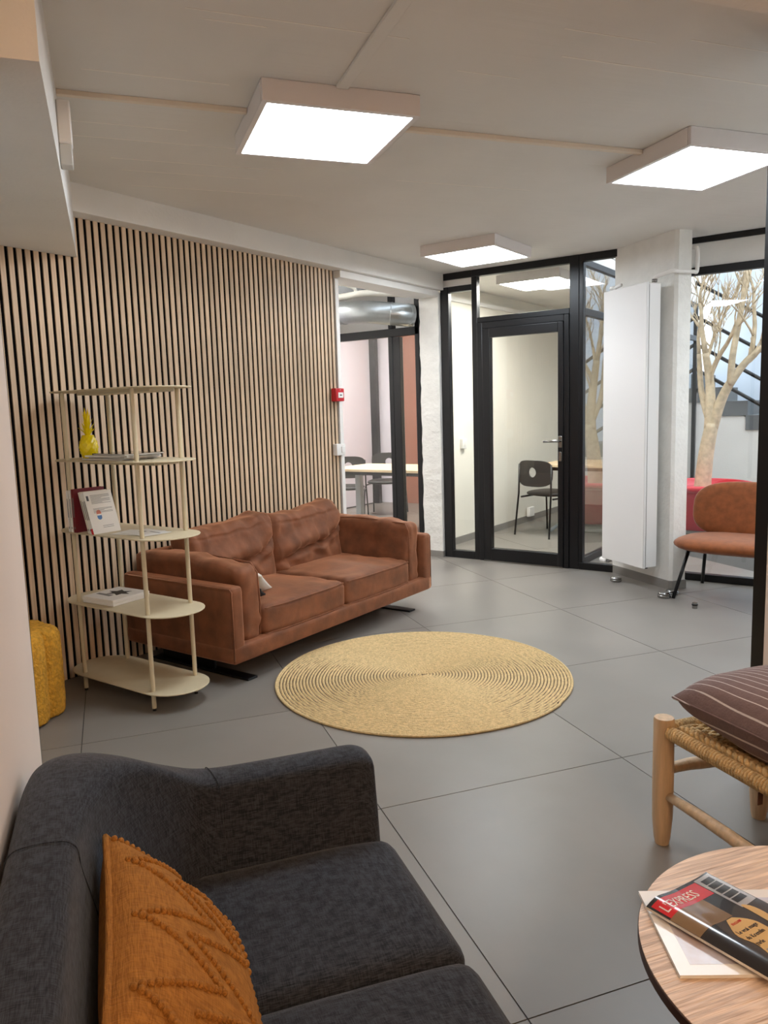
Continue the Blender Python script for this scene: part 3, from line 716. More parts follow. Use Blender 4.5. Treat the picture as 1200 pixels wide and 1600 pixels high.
# magazines lying on the upper shelf
mz = 1.1765
for i, (dx, dy, rz, m_, lab) in enumerate(((-0.03, 0.0, 0.05, gloss_white, 'white magazine at the bottom of the pile on the upper shelf'),
                                     (0.0, 0.01, -0.04, gloss_grey, 'grey magazine second from the bottom of the pile on the upper shelf'),
                                     (0.01, -0.01, 0.08, gloss_white, 'white magazine second from the top of the pile on the upper shelf'),
                                     (0.03, 0.005, -0.10, gloss_dark, 'dark covered magazine on top of the pile on the upper shelf'))):
    e = thing('magazine', lab, 'magazine', (-3.17 + dx, 2.335 + dy, mz), rz, 'magazines on the upper shelf')
    build('pages', MB().box(-0.142, 0.142, -0.103, 0.103, 0.0008, 0.0068), paper, e)
    build('cover', MB().box(-0.145, 0.145, -0.106, 0.106, 0.0068, 0.0078).box(-0.145, 0.145, -0.106, 0.106, 0, 0.0008).box(-0.145, -0.142, -0.106, 0.106, 0.0008, 0.0068), m_, e)
    mz += 0.0079
# books
def book(label, x, y, th, hgt, dep, tilt, cover, spine_text=True, z=0.8245, rz=0.0):
    e = thing('book', label, 'book', (x, y, z), rz, 'books on the middle shelf')
    r = bpy.data.objects
    T = Matrix.Rotation(tilt, 4, 'Y')
    mb = MB(); mb.box(-th, -th + 0.0015, 0, dep, 0, hgt, T); mb.box(-0.0015, 0, 0, dep, 0, hgt, T); mb.box(-th + 0.0015, -0.0015, 0, 0.0015, 0, hgt, T)
    build('cover', mb, cover, e)
    build('pages', MB().box(-th + 0.0016, -0.0016, 0.0016, dep - 0.003, 0.002, hgt - 0.002, T), paper, e)
    if spine_text:
        build('spine_print', MB().box(-th * 0.7, -th * 0.35, -0.0005, 0.0, hgt * 0.35, hgt * 0.8, T).box(-th * 0.7, -th * 0.3, -0.0005, 0.0, hgt * 0.08, hgt * 0.13, T), grey_ink, e)
    return e, T
book('thin white paperback leftmost on the middle shelf', -3.412, 2.175, 0.015, 0.205, 0.15, 0, gloss_white)
book('thin white paperback beside the maroon book on the middle shelf', -3.390, 2.175, 0.015, 0.205, 0.15, 0, paper)
book('maroon hardcover book standing upright on the middle shelf', -3.362, 2.175, 0.022, 0.212, 0.17, 0, maroon)
tl = -0.30
book('cream paperback leaning leftmost of three on the middle shelf', -3.258, 2.18, 0.016, 0.21, 0.15, tl, cream_p)
book('cream paperback leaning in the middle of three on the middle shelf', -3.240, 2.178, 0.016, 0.205, 0.15, tl, paper)
e, T = book('white paperback leaning in front, back cover with capsule logo showing', -3.222, 2.175, 0.016, 0.21, 0.152, tl, paper)
# back cover print: text lines, capsule logo, bar code
pm = MB()
for i in range(14):
    zz = 0.19 - i * 0.0052 - (0.02 if i > 8 else 0)
    pm.box(0, 0.0004, 0.03, 0.03 + (0.105 if i % 4 != 3 else 0.06), zz, zz + 0.0018, T)
build('text_lines', pm, grey_ink, e)
build('bar_code', MB().box(0, 0.0004, 0.008, 0.02, 0.165, 0.19, T), dark_grey, e)
def capsule(y, z, r, h, half):
    p = []
    if half == 'top': p = [(y - r, z), (y + r, z)] + [(y + r * math.cos(a), z + h + r * math.sin(a)) for a in [PI * i / 8 for i in range(9)]]
    else: p = [(y + r, z), (y - r, z)] + [(y - r * math.cos(a), z - h - r * math.sin(a)) for a in [PI * i / 8 for i in range(9)]]
    return [(0.0004, a, b) for a, b in p] + [(0.0, a, b) for a, b in p]
for hf, m_ in (('top', mat('coral_ink', (214, 120, 90), 0.5)), ('bottom', blue_ink)):
    v = capsule(0.055, 0.092, 0.0125, 0.012, hf); n = len(v) // 2
    build('logo', MB().add(v, [tuple(range(n)), tuple(range(2 * n - 1, n - 1, -1))] + [(i, n + i, n + (i + 1) % n, (i + 1) % n) for i in range(n)], T), m_, e)
build('logo_band', MB().box(0.0002, 0.0008, 0.043, 0.067, 0.089, 0.096, T), paper, e)
build('spine_foot', MB().box(-0.016, 0.0, -0.0006, 0.0, 0.0, 0.03, T), red_ink, e)
pm = MB()
for i in range(2): pm.box(0, 0.0004, 0.06, 0.12, 0.035 - i * 0.008, 0.037 - i * 0.008, T)
build('text_lines', pm, grey_ink, e)
# papers
for i, (x, y, rz, lab) in enumerate(((-3.07, 2.31, 0.25, 'white paper sheet under another on the middle shelf'), (-3.03, 2.325, -0.1, 'white leaflet on top of the papers on the middle shelf'))):
    e = thing('paper_sheet', lab, 'paper', (x, y, 0.8245 + i * 0.0012), rz, 'loose papers on the middle shelf')
    build('sheet', MB().box(-0.105, 0.105, -0.075, 0.075, 0, 0.0011), paper, e)
    if i: build('print', MB().box(-0.05, -0.02, -0.01, 0.02, 0.0011, 0.0013).box(0.0, 0.08, 0.02, 0.03, 0.0011, 0.0013), grey_ink, e)
# flat white box with a black star
e = thing('flat_box', 'flat white box with black star print on the second lowest shelf', 'box', (-3.30, 2.325, 0.4645), 0.06)
build('base', MB().box(-0.113, 0.113, -0.112, 0.112, 0, 0.014), paper, e, bevel=0.002)
build('lid', MB().box(-0.115, 0.115, -0.114, 0.114, 0.014, 0.032), gloss_white, e, bevel=0.002)
st = []
for i in range(12):
    a = 2 * PI * i / 12; r = (0.075 if i % 2 == 0 else 0.04); st.append((r * math.cos(a) * 1.0 + 0.0, r * math.sin(a) * 0.75 + 0.02))
build('star_print', MB().prism(st, 0.032, 0.0325), black_ink, e)
build('grey_print', MB().prism([(-0.09, -0.05), (0.02, -0.06), (0.02, -0.03), (-0.09, -0.03)], 0.032, 0.0323), grey_ink, e)

# ---- mustard flower pouf
pf = thing('pouf', 'mustard boucle flower-shaped pouf half hidden behind the left wall', 'pouf', (-3.40, 1.80, 0))
vs = []; fs = []; n = 112; lv = [(0.0, 0.93), (0.012, 0.97), (0.04, 1.0), (0.20, 1.0), (0.37, 1.0), (0.40, 0.97), (0.418, 0.90), (0.425, 0.75), (0.427, 0.4)]
for z, sc in lv:
    for j in range(n):
        a = 2 * PI * j / n; r = 0.222 * (0.80 + 0.22 * abs(math.cos(3 * a + 0.25)) ** 0.6) * sc
        q = Vector((r * math.cos(a), r * math.sin(a), z)); r += 0.004 * noise.noise(q * 60)
        vs.append((r * math.cos(a), r * math.sin(a), z + 0.002 * noise.noise(q * 45)))
for i in range(len(lv) - 1):
    for j in range(n): fs.append((i * n + j, i * n + (j + 1) % n, (i + 1) * n + (j + 1) % n, (i + 1) * n + j))
fs.append(tuple(range(n - 1, -1, -1))); fs.append(tuple((len(lv) - 1) * n + j for j in range(n)))
pb = build('cover', MB().add(vs, fs), boucle, pf, smooth=True, subsurf=2)
tx = bpy.data.textures.new('boucle', 'CLOUDS'); tx.noise_scale = 0.012
dm = pb.modifiers.new('disp', 'DISPLACE'); dm.texture = tx; dm.strength = 0.010; dm.mid_level = 0.5

# ---- round jute rug
rg = thing('rug', 'round braided jute rug on the tiled floor', 'rug', (-2.06, 3.245, 0))
RR = 0.762; NR = 45; pw = RR / NR; seg = 220; pr_ = [(-0.5, 0.002), (-0.30, 0.0085), (0.0, 0.0115), (0.30, 0.0085)]
vs = []; fs = []; kk = NR * 4
wob = [1 + 0.006 * noise.noise(Vector((math.cos(2 * PI * j / seg) * 2, math.sin(2 * PI * j / seg) * 2, 3))) for j in range(seg)]
for i in range(NR):
    for (o_, z) in pr_:
        for j in range(seg):
            a = 2 * PI * j / seg; r = max(0.0005, (i + 0.5 + o_ + j / seg) * pw * NR / (NR + 1)) * (wob[j])
            b = 0.0016 * math.sin(a * round((i + 1) * 6.5) + (2.2 if i % 2 else 0) + o_ * 3) if z > 0.004 else 0
            vs.append((r * math.cos(a), r * math.sin(a), z + b))
for q in range(kk - 1):
    for j in range(seg):
        j2 = (j + 1) % seg
        if j2 == 0:
            if q + 4 + 1 < kk: pass
            # the coil steps one ring outwards at the seam: join to the next ring
            if q + 1 + 4 <= kk - 1: fs.append((q * seg + j, (q + 1) * seg + j, (q + 5 - 4 + 4 - 4) * seg + j, q * seg + j)) if False else None
            continue
        fs.append((q * seg + j, q * seg + j2, (q + 1) * seg + j2, (q + 1) * seg + j))
# close the seam between the coils
for q in range(kk - 5):
    fs.append((q * seg + seg - 1, (q + 4) * seg, (q + 5) * seg, (q + 1) * seg + seg - 1)) if q + 5 < kk else None
build('braid', MB().add(vs, fs), jute, rg, smooth=True)
build('backing', MB().lathe([(1e-6, 0.001), (RR * 0.985, 0.001), (RR * 0.987, 0.006), (1e-6, 0.006)], 96), mat('dark_rug_backing', (78, 58, 40), 0.9), rg)
# outer coil
oc = []
for j in range(161):
    a = 2 * PI * j / 160; r = RR * (0.985 + 0.010 * (j / 160)) * (1 + 0.006 * noise.noise(Vector((math.cos(a) * 2, math.sin(a) * 2, 3))))
    oc.append((r * math.cos(a), r * math.sin(a), 0.0068))
build('edge_braid', MB().tube(oc[:-1], 0.0068, 8, True), jute, rg, smooth=True)

# ---- orange lounge chair by the window
ch_ = thing('lounge_chair', 'orange velvet lounge chair with black legs by the stairwell window', 'chair', (-0.985, 5.70, 0), math.radians(-4))
def seatc(p, u):
    # rounded plan
    return p
def oval(hx, hy, p=3.2, n=44):
    return [(math.copysign(abs(math.cos(a)) ** (2 / p), math.cos(a)) * hx, math.copysign(abs(math.sin(a)) ** (2 / p), math.sin(a)) * hy) for a in [2 * PI * i / n for i in range(n)]]
def puffpad(hx, hy, t, p=3.0):
    vs = []; fs = []; o = oval(hx, hy, p); n = len(o); lv = []
    for k in range(13):
        g = -PI / 2 + PI * k / 12; s = math.cos(g); z = math.sin(g)
        sc = (0.02 + 0.98 * (s ** 0.45)) if k not in (0, 12) else 0.02
        lv.append((sc, z * t / 2 * (1.0)))
    for sc, z in lv:
        for x, y in o: vs.append((x * sc, y * sc, z))
    for i in range(len(lv) - 1):
        for j in range(n): fs.append((i * n + j, i * n + (j + 1) % n, (i + 1) * n + (j + 1) % n, (i + 1) * n + j))
    fs.append(tuple(range(n - 1, -1, -1))); fs.append(tuple((len(lv) - 1) * n + j for j in range(n)))
    return MB().add(vs, fs)
s1 = build('seat', puffpad(0.41, 0.315, 0.115), velvet_o, ch_, smooth=True, loc=(0, -0.06, 0.385)); s1.rotation_euler = (math.radians(-2), 0, 0)
b1 = build('backrest', puffpad(0.40, 0.205, 0.08, 3.0), velvet_o, ch_, smooth=True, loc=(0.0, 0.235, 0.585)); b1.rotation_euler = (math.radians(78), 0, 0)
for sx in (-1, 1):
    build('leg', MB().tube([(sx * 0.30, -0.16, 0.345), (sx * 0.372, -0.26, 0.0)], 0.0125, 10), black_m, ch_, smooth=True)
    build('leg', MB().tube([(sx * 0.28, 0.16, 0.345), (sx * 0.345, 0.315, 0.0)], 0.0125, 10), black_m, ch_, smooth=True)
    build('back_support', MB().tube([(sx * 0.15, 0.14, 0.335), (sx * 0.15, 0.25, 0.36), (sx * 0.15, 0.275, 0.55)], 0.010, 8), black_m, ch_, smooth=True)
build('seat_frame', MB().box(-0.30, 0.30, -0.17, -0.14, 0.325, 0.347).box(-0.29, 0.29, 0.145, 0.175, 0.325, 0.347).box(-0.30, -0.27, -0.15, 0.15, 0.325, 0.347).box(0.27, 0.30, -0.15, 0.15, 0.325, 0.347), black_m, ch_)

# ---- charcoal sofa in front (local frame D, C)
cs = thing('sofa', 'charcoal grey fabric sofa in the foreground with a curved corner arm', 'sofa', W(0, 1.1, 0), GA)
ST = [((-.215, .40), (-.10, .40), (-.05, .40), .68), ((-.215, .8), (-.10, .8), (-.05, .8), .68), ((-.215, 1.22), (-.10, 1.22), (-.052, 1.22), .68), ((-.215, 1.42), (-.088, 1.40), (-.03, 1.38), .68),
      ((-.213, 1.60), (-.055, 1.51), (.02, 1.47), .68), ((-.19, 1.70), (-.015, 1.575), (.06, 1.535), .676), ((-.13, 1.76), (.035, 1.62), (.095, 1.58), .655),
      ((-.04, 1.783), (.085, 1.65), (.12, 1.605), .615), ((.06, 1.79), (.13, 1.665), (.145, 1.622), .577), ((.14, 1.79), (.17, 1.668), (.175, 1.63), .556),
      ((.24, 1.79), (.24, 1.668), (.24, 1.632), .55), ((.50, 1.79), (.50, 1.668), (.50, 1.632), .55)]
def cr(a, b, c, d, t): return 0.5 * (2 * b + (c - a) * t + (2 * a - 5 * b + 4 * c - d) * t * t + (3 * b - a - 3 * c + d) * t ** 3)
rows = []
for i in range(len(ST) - 1):
    q = [ST[max(i - 1, 0)], ST[i], ST[i + 1], ST[min(i + 2, len(ST) - 1)]]
    for k in range(5):
        t = k / 5
        g = lambda f: cr(*[f(x) for x in q], t)
        rows.append(((g(lambda x: x[0][0]), g(lambda x: x[0][1])), (g(lambda x: x[1][0]), g(lambda x: x[1][1])), (g(lambda x: x[2][0]), g(lambda x: x[2][1])), g(lambda x: x[3])))
rows.append(ST[-1])
def section(O, I, B, h):
    O, I, B = Vector(O + (0,)), Vector(I + (0,)), Vector(B + (0,)); out = []
    wv = (I - O); r = 0.055
    out.append((O.x, O.y, .13)); out.append((O.x, O.y, .3)); out.append((O.x, O.y, h - r))
    for k in range(1, 8):
        a = PI - PI * k / 8; cx = (O + I) / 2 + wv / 2 * (math.copysign(abs(math.cos(a)) ** 0.6, math.cos(a))); out.append((cx.x, cx.y, h - r + r * math.sin(a) ** 0.6))
    for k in range(0, 5):
        t = k / 4; p = I.lerp(B, t ** 0.8); out.append((p.x, p.y, (h - r) * (1 - t) + .33 * t))
    out.append((B.x, B.y, .13)); return out
secs = [section(*r) for r in rows]
# rounded front end of the arm
base = ST[-1]; cen = 1.715
for k in range(1, 7):
    a = PI / 2 * k / 6; dd = .50 + .052 * math.sin(a); sc = 0.62 + 0.38 * math.cos(a) if k < 6 else 0.55
    def sq(p): return (p[0] + dd - .50, cen + (p[1] - cen) * (1 - (1 - sc) * 0.9), .13 + (p[2] - .13) * (1 - (1 - sc) * 0.16))
    secs.append([sq(p) for p in section(*base)])
vs = []; fs = []; k = len(secs[0])
for s_ in secs: vs += [(x, y - 1.1, z) for x, y, z in s_]
for i in range(len(secs) - 1):
    for j in range(k): fs.append((i * k + j, i * k + (j + 1) % k, (i + 1) * k + (j + 1) % k, (i + 1) * k + j))
fs.append(tuple(range(k - 1, -1, -1))); fs.append(tuple((len(secs) - 1) * k + j for j in range(k)))
build('back_and_arm', MB().add(vs, fs), charcoal, cs, smooth=True, autos=60, subsurf=1)
# seam lines
sm_ = []
for (x, y, z) in [secs[12][j] for j in range(2, 14)]: sm_.append((x + 0.001, y - 1.1, z + 0.001))
build('back_seam', MB().tube(arc_path(sm_, 3), 0.0011, 6), charcoal, cs, smooth=True)
sm_ = []
for (x, y, z) in [secs[46][j] for j in range(3, 14)]: sm_.append((x, y - 1.1 - 0.0005, z + 0.0005))
build('arm_seam', MB().tube(arc_path(sm_, 3), 0.0011, 6), charcoal, cs, smooth=True)
# near arm outside the picture
build('near_arm', rbox(0.74, 0.16, 0.42, 0.05, 10), charcoal, cs, smooth=True, loc=(0.165, 0.50 - 1.1, 0.13))
build('base', rbox(0.70, 1.22, 0.12, 0.02, 8), charcoal, cs, smooth=True, loc=(0.17, 1.13 - 1.1, 0.13))
def chseat(off):
    def f(p, u):
        if u.x > 0 and u.z > 0: p.z -= 0.012 * u.x ** 4
        p.z += nz3(p, (4, 4, 4), off) * 0.004
        return p
    return f
for i, (c0, c1) in enumerate(((1.205, 1.645), (0.785, 1.203), (0.585, 0.783))):
    build('seat_cushion', rbox(0.625, c1 - c0, 0.135, 0.04, 18, 0.012, chseat(2 + i)), charcoal, cs, smooth=True, loc=(0.262, (c0 + c1) / 2 - 1.1, 0.235))
for d in (-0.12, 0.46):
    for c in (0.55, 1.70):
        build('leg', MB().tube([(d, c - 1.1, 0.135), (d, c - 1.1, 0.0)], [0.02, 0.013], 12), log_m, cs, smooth=True)
# mustard cushion with bobbled zigzags, standing on the seat (face towards D)
mc = thing('throw_cushion', 'mustard woven cushion with bobble zigzag pattern on the charcoal sofa', 'cushion')
CS = 0.50; CZ = 0.33; TH = 0.13
_z = Vector((0, 0, 1)); _sx = CV; _sz = (-0.63 * DV + 0.777 * _z).normalized(); _sy = _sz.cross(_sx)
_mm = Matrix((_sx, _sy, _sz)).transposed().to_4x4(); _mm.translation = W(0.045, 1.165, 0.488)
mc.matrix_world = _mm
cv = build('cover', pillow(CS, CZ, TH, 26), mustard, mc, smooth=True)
def on_face(x, z):
    kx = max(0.0, (1 - abs(x) ** 2.6)) ** 0.5 * max(0.0, (1 - abs(z) ** 2.6)) ** 0.5
    return Vector((CS / 2 * x * (1 - 0.05 * (1 - z * z)), -(0.004 + TH / 2 * kx), CZ / 2 * z * (1 - 0.05 * (1 - x * x))))
bm_ = MB(); br = random.Random(11)
def bobble_line(pts, step=0.07):
    for (a, b) in zip(pts[:-1], pts[1:]):
        n = max(2, int(math.hypot(b[0] - a[0], b[1] - a[1]) / step))
        for i in range(n):
            t = i / n; p = on_face(a[0] + (b[0] - a[0]) * t, a[1] + (b[1] - a[1]) * t)
            bm_.ball(p, br.uniform(0.0058, 0.0074), 7, 5, (1.25, 1, 0.9))
bobble_line([(0.86, 0.15), (0.62, 0.9), (0.22, -0.05), (-0.02, 0.9), (-0.42, -0.05), (-0.66, 0.9), (-0.95, 0.2)], 0.062)
bobble_line([(0.84, -0.35), (0.56, 0.35), (0.16, -0.6), (-0.08, 0.35), (-0.48, -0.6), (-0.72, 0.35)], 0.062)
bobble_line([(0.80, -0.6), (0.28, -0.92)], 0.062); bobble_line([(0.62, -0.25), (0.40, -0.62)], 0.04); bobble_line([(0.58, -0.12), (0.36, -0.5)], 0.04)
bobble_line([(0.95, 0.95), (0.93, -0.95)], 0.07); bobble_line([(0.9, -0.94), (-0.9, -0.94)], 0.07)
bb = build('bobbles', bm_, mustard, cv, smooth=True); bb['kind'] = 'stuff'
ed = []
for i in range(60):
    t = i / 60 * 4; s_ = int(t); f = t - s_
    x, z = [(-1 + 2 * f, 1), (1, 1 - 2 * f), (1 - 2 * f, -1), (-1, -1 + 2 * f)][s_]
    ed.append((CS / 2 * x * (1 - 0.05 * (1 - z * z)), 0, CZ / 2 * z * (1 - 0.05 * (1 - x * x))))
build('edge_piping', MB().tube(ed, 0.0065, 7, True), mustard, cv, smooth=True)

# ---- rope bench at the right
D0, D1, C0, C1 = 1.545, 1.935, 0.75, 1.845
bn = thing('bench', 'wooden bench with log legs and woven seagrass rope seat', 'bench', W((D0 + D1) / 2, (C0 + C1) / 2, 0), GA)
hd_, hc = (D1 - D0) / 2, (C1 - C0) / 2
for sx in (-1, 1):
    for sy in (-1, 1):
        build('leg', MB().lathe([(0.021, 0.0), (0.025, 0.02), (0.031, 0.09), (0.032, 0.2), (0.031, 0.405), (0.029, 0.412), (1e-6, 0.413)], 20, Matrix.Translation((sx * hd_, sy * hc, 0))), log_m, bn, smooth=True, autos=50)
def stretcher(a, b):
    a, b = Vector(a), Vector(b); n = 8; pth = []; rs = []
    for i in range(n + 1):
        t = i / n; pth.append(a.lerp(b, t) + Vector((0, 0, 0.006 * math.sin(t * 9)))); rs.append(0.012 + 0.008 * math.sin(PI * t) ** 0.5)
    build('stretcher', MB().tube(pth, rs, 12), log_m, bn, smooth=True)
stretcher((-hd_, hc, 0.235), (hd_, hc, 0.245)); stretcher((-hd_, -hc, 0.235), (hd_, -hc, 0.235))
stretcher((-hd_, hc, 0.165), (-hd_, -hc, 0.165)); stretcher((hd_, hc, 0.165), (hd_, -hc, 0.165))
def wrap(a, b, R_, r_, turns):
    a, b = Vector(a), Vector(b); t = (b - a).normalized(); u = Vector((0, 0, 1)); v = t.cross(u); pth = []
    n = turns * 9
    for i in range(n + 1):
        g = 2 * PI * i / 9; pth.append(a.lerp(b, i / n) + R_ * (math.cos(g) * u + math.sin(g) * v))
    return pth
zs = 0.372
rope = MB()
for (a, b) in (((-hd_, hc - 0.03, zs), (-hd_, -hc + 0.03, zs)), ((hd_, hc - 0.03, zs), (hd_, -hc + 0.03, zs)), ((-hd_ + 0.03, hc, zs), (hd_ - 0.03, hc, zs)), ((-hd_ + 0.03, -hc, zs), (hd_ - 0.03, -hc, zs))):
    ln = (Vector(b) - Vector(a)).length
    rope.tube(wrap(a, b, 0.0175, 0.005, int(ln / 0.0105)), 0.0056, 5)
o = build('rope_edge', rope, rope_m, bn, smooth=True); o['kind'] = 'stuff'
# inner plaits and woven field
rope = MB()
for q in range(3):
    for s in (-1, 1):
        ph = q * 2 * PI / 3; pth = []
        n = 150
        for i in range(n + 1):
            t = i / n; g = t * 2 * PI * 16 + ph
            pth.append((s * (hd_ - 0.045) + 0.014 * math.sin(g), hc - 0.04 - t * (2 * hc - 0.08), zs + 0.012 + 0.007 * math.sin(2 * g)))
        rope.tube(pth, 0.0085, 6)
o = build('rope_plait', rope, rope_m, bn, smooth=True); o['kind'] = 'stuff'
rope = MB(); nw = int((2 * hc - 0.03) / 0.0125)
for i in range(nw):
    y = -hc + 0.02 + i * 0.0125
    pth = [(x, y + 0.002 * math.sin(i * 3 + x * 40), zs + 0.004 + (0.004 if (i + int((x + hd_) / 0.045)) % 2 else -0.003)) for x in [-hd_ + 0.01 + (2 * hd_ - 0.02) * k / 10 for k in range(11)]]
    rope.tube(pth, 0.006, 5)
o = build('rope_weave', rope, rope_m, bn, smooth=True); o['kind'] = 'stuff'
build('hang_tag', MB().box(-0.008, 0.008, -0.001, 0.001, -0.055, -0.02), mat('leather_tag', (96, 62, 44), 0.7), bn, loc=(-hd_ - 0.005, hc - 0.38, zs))
# striped cushion lying on the bench
pc = thing('bench_cushion', 'plum cotton cushion with thin white stripes on the rope bench', 'cushion', W(1.765, 1.50, 0.385), GA)
CLX, CLY = 0.44, 0.62
pmat = mat('striped_plum', (124, 100, 95), 0.85, var=0.06, vscale=50, bump=0.2, bscale=150)
nt = pmat.node_tree; N = nt.nodes; L = nt.links; bs = N['Principled BSDF']
tc = N.new('ShaderNodeTexCoord'); sx_ = N.new('ShaderNodeSeparateXYZ'); L.new(tc.outputs['Object'], sx_.inputs[0])
m1 = N.new('ShaderNodeMath'); m1.operation = 'MULTIPLY'; m1.inputs[1].default_value = 1 / 0.020; L.new(sx_.outputs['X'], m1.inputs[0])
m2 = N.new('ShaderNodeMath'); m2.operation = 'FRACT'; L.new(m1.outputs[0], m2.inputs[0])
m3 = N.new('ShaderNodeMath'); m3.operation = 'LESS_THAN'; m3.inputs[1].default_value = 0.09; L.new(m2.outputs[0], m3.inputs[0])
old = bs.inputs['Base Color'].links[0].from_socket
mx = N.new('ShaderNodeMix'); mx.data_type = 'RGBA'; L.new(m3.outputs[0], mx.inputs[0]); L.new(old, mx.inputs[6]); mx.inputs[7].default_value = lin((216, 204, 196)) + (1,)
L.new(mx.outputs[2], bs.inputs['Base Color'])
me = pillow(CLX, CLY, 0.235, 26, lambda p, u: p + Vector((0, nz3(p, (6, 6, 6), 2.2) * 0.012, 0)))
o = build('cover', me, pmat, pc, smooth=True, loc=(0, 0, 0.104)); o.rotation_euler = (-PI / 2, math.radians(0), 0)
o = build('seam_edge', MB().tube([(x * CLX / 2 * (1 - 0.05 * (1 - z * z)), 0, z * CLY / 2 * (1 - 0.05 * (1 - x * x))) for x, z in [(math.copysign(min(1, abs(math.cos(a)) * 1.4142), math.cos(a)), math.copysign(min(1, abs(math.sin(a)) * 1.4142), math.sin(a))) for a in [2 * PI * i / 80 for i in range(80)]]], 0.003, 6, True), pmat, pc, smooth=True, loc=(0, 0, 0.104)); o.rotation_euler = (-PI / 2, 0, 0)

# ---- round oak side table
TZ = 0.42
tb = thing('side_table', 'round oak veneer side table holding two magazines', 'table', W(1.13, 0.868, 0), GA)
build('top', MB().lathe([(1e-6, TZ - 0.022), (0.338, TZ - 0.022), (0.347, TZ - 0.014), (0.347, TZ), (1e-6, TZ)], 96), oak_top, tb, smooth=True, autos=30)
build('edge_band', MB().lathe([(0.3472, TZ - 0.0215), (0.3485, TZ - 0.0205), (0.3485, TZ - 0.003), (0.3472, TZ - 0.002)], 96), oak_edge, tb, smooth=True, autos=30)
for i in range(3):
    a = 2 * PI * i / 3 + 0.9
    build('leg', MB().tube([(0.20 * math.cos(a), 0.20 * math.sin(a), TZ - 0.022), (0.26 * math.cos(a), 0.26 * math.sin(a), 0.0)], [0.017, 0.012], 12), log_m, tb, smooth=True)
# lower magazine
e = thing('magazine', 'pale magazine lying under the glossy one on the side table', 'magazine', W(0.993, 1.0, TZ + 0.0005), GA - math.radians(21) )
build('pages', MB().box(-0.13, 0.135, -0.112, 0.112, 0.0008, 0.005), paper, e)
build('cover', MB().box(-0.131, 0.136, -0.113, 0.113, 0.005, 0.0058).box(-0.131, 0.136, -0.113, 0.113, 0.0, 0.0008), gloss_white, e)
build('picture', MB().box(-0.105, 0.13, -0.088, 0.088, 0.0058, 0.0061), gloss_pink, e)
# upper magazine with rolled lower edge: sheet profile across its width
u0 = Vector((0.884, 1.095, 0)); ux = Vector((0.188, 0.055, 0)).normalized(); uy = Vector((-ux.y, ux.x, 0))
MW, ML = 0.198, 0.275
org = u0
e = thing('magazine', 'glossy news magazine with red masthead on the side table', 'magazine', W(org.x, org.y, TZ + 0.0068), GA + math.atan2(ux.y, ux.x))
def hx_(x):   # height of the sheet: the spine side is rolled up
    t = x / MW
    return 0.004 + 0.011 * math.exp(-((t - 0.13) / 0.18) ** 2) + 0.004 * math.sin(t * 5)
def patch(x0, x1, y0, y1, lift, n=16):
    vs = []; fs = []
    for i in range(n + 1):
        x = x0 + (x1 - x0) * i / n; z = hx_(x)
        vs += [(x, y0, z + lift), (x, y1, z + lift), (x, y0, z + lift - 0.0006), (x, y1, z + lift - 0.0006)]
    for i in range(n):
        a = i * 4; b = a + 4
        fs += [(a, b, b + 1, a + 1), (a + 2, a + 3, b + 3, b + 2), (a, a + 2, b + 2, b), (a + 1, b + 1, b + 3, a + 3)]
    fs += [(0, 1, 3, 2), (n * 4, n * 4 + 2, n * 4 + 3, n * 4 + 1)]
    return MB().add(vs, fs)
vs = []; fs = []; n = 20
for i in range(n + 1):
    x = MW * i / n; z = hx_(x)
    vs += [(x, 0, z), (x, -ML, z), (x, 0, max(0, z - 0.005 - 0.006 * 0)), (x, -ML, max(0, z - 0.005))]
for i in range(n):
    a = i * 4; b = a + 4
    fs += [(a, b, b + 1, a + 1), (a + 2, a + 3, b + 3, b + 2), (a, a + 2, b + 2, b), (a + 1, b + 1, b + 3, a + 3)]
fs += [(0, 1, 3, 2), (n * 4, n * 4 + 2, n * 4 + 3, n * 4 + 1)]
build('pages', MB().add(vs, fs), paper, e, smooth=True, autos=40)
build('cover', patch(0, MW, -ML, 0, 0.0008), gloss_dark, e, smooth=True, autos=40)
build('banner', patch(0.004, 0.145, -0.050, -0.008, 0.0012), gloss_red, e, smooth=True, autos=40)
build('photo', patch(0.0, 0.105, -0.110, -0.050, 0.0011), gloss_brown, e, smooth=True, autos=40)
build('skyline', patch(0.148, 0.196, -0.105, -0.004, 0.0011), gloss_grey, e, smooth=True, autos=40)
for i in range(5): build('skyline_bar', patch(0.158 - 0.001 * i, 0.188, -0.026 - i * 0.0165, -0.0125 - i * 0.0165, 0.0015, 6), gloss_dark, e, smooth=True, autos=40)
def blob(pts, lift, m_, nm):
    # tan shape on the cover, following the sheet
    vs = [(x, y, hx_(x) + lift) for x, y in pts] + [(x, y, hx_(x) + lift - 0.0006) for x, y in pts]; n = len(pts)
    build(nm, MB().add(vs, [tuple(range(n)), tuple(range(2 * n - 1, n - 1, -1))] + [(i, n + i, n + (i + 1) % n, (i + 1) % n) for i in range(n)]), m_, e)
def strip_shape(lo, hi, y0, y1, lift, m_, nm, n=18):
    """shape given by its lower and upper x edge along the page"""
    vs = []; fs = []; k = 6
    for i in range(n + 1):
        t = i / n; y = y0 + (y1 - y0) * t; a, b = lo(t), hi(t)
        for q in range(k + 1):
            x = a + (b - a) * q / k; vs.append((x, y, hx_(x) + lift))
    m = len(vs); vs += [(x, y, z - 0.0005) for x, y, z in vs]
    for i in range(n):
        for q in range(k):
            a = i * (k + 1) + q; b = a + k + 1
            fs += [(a, a + 1, b + 1, b), (m + a, m + b, m + b + 1, m + a + 1)]
    build(nm, MB().add(vs, fs), m_, e, smooth=True)
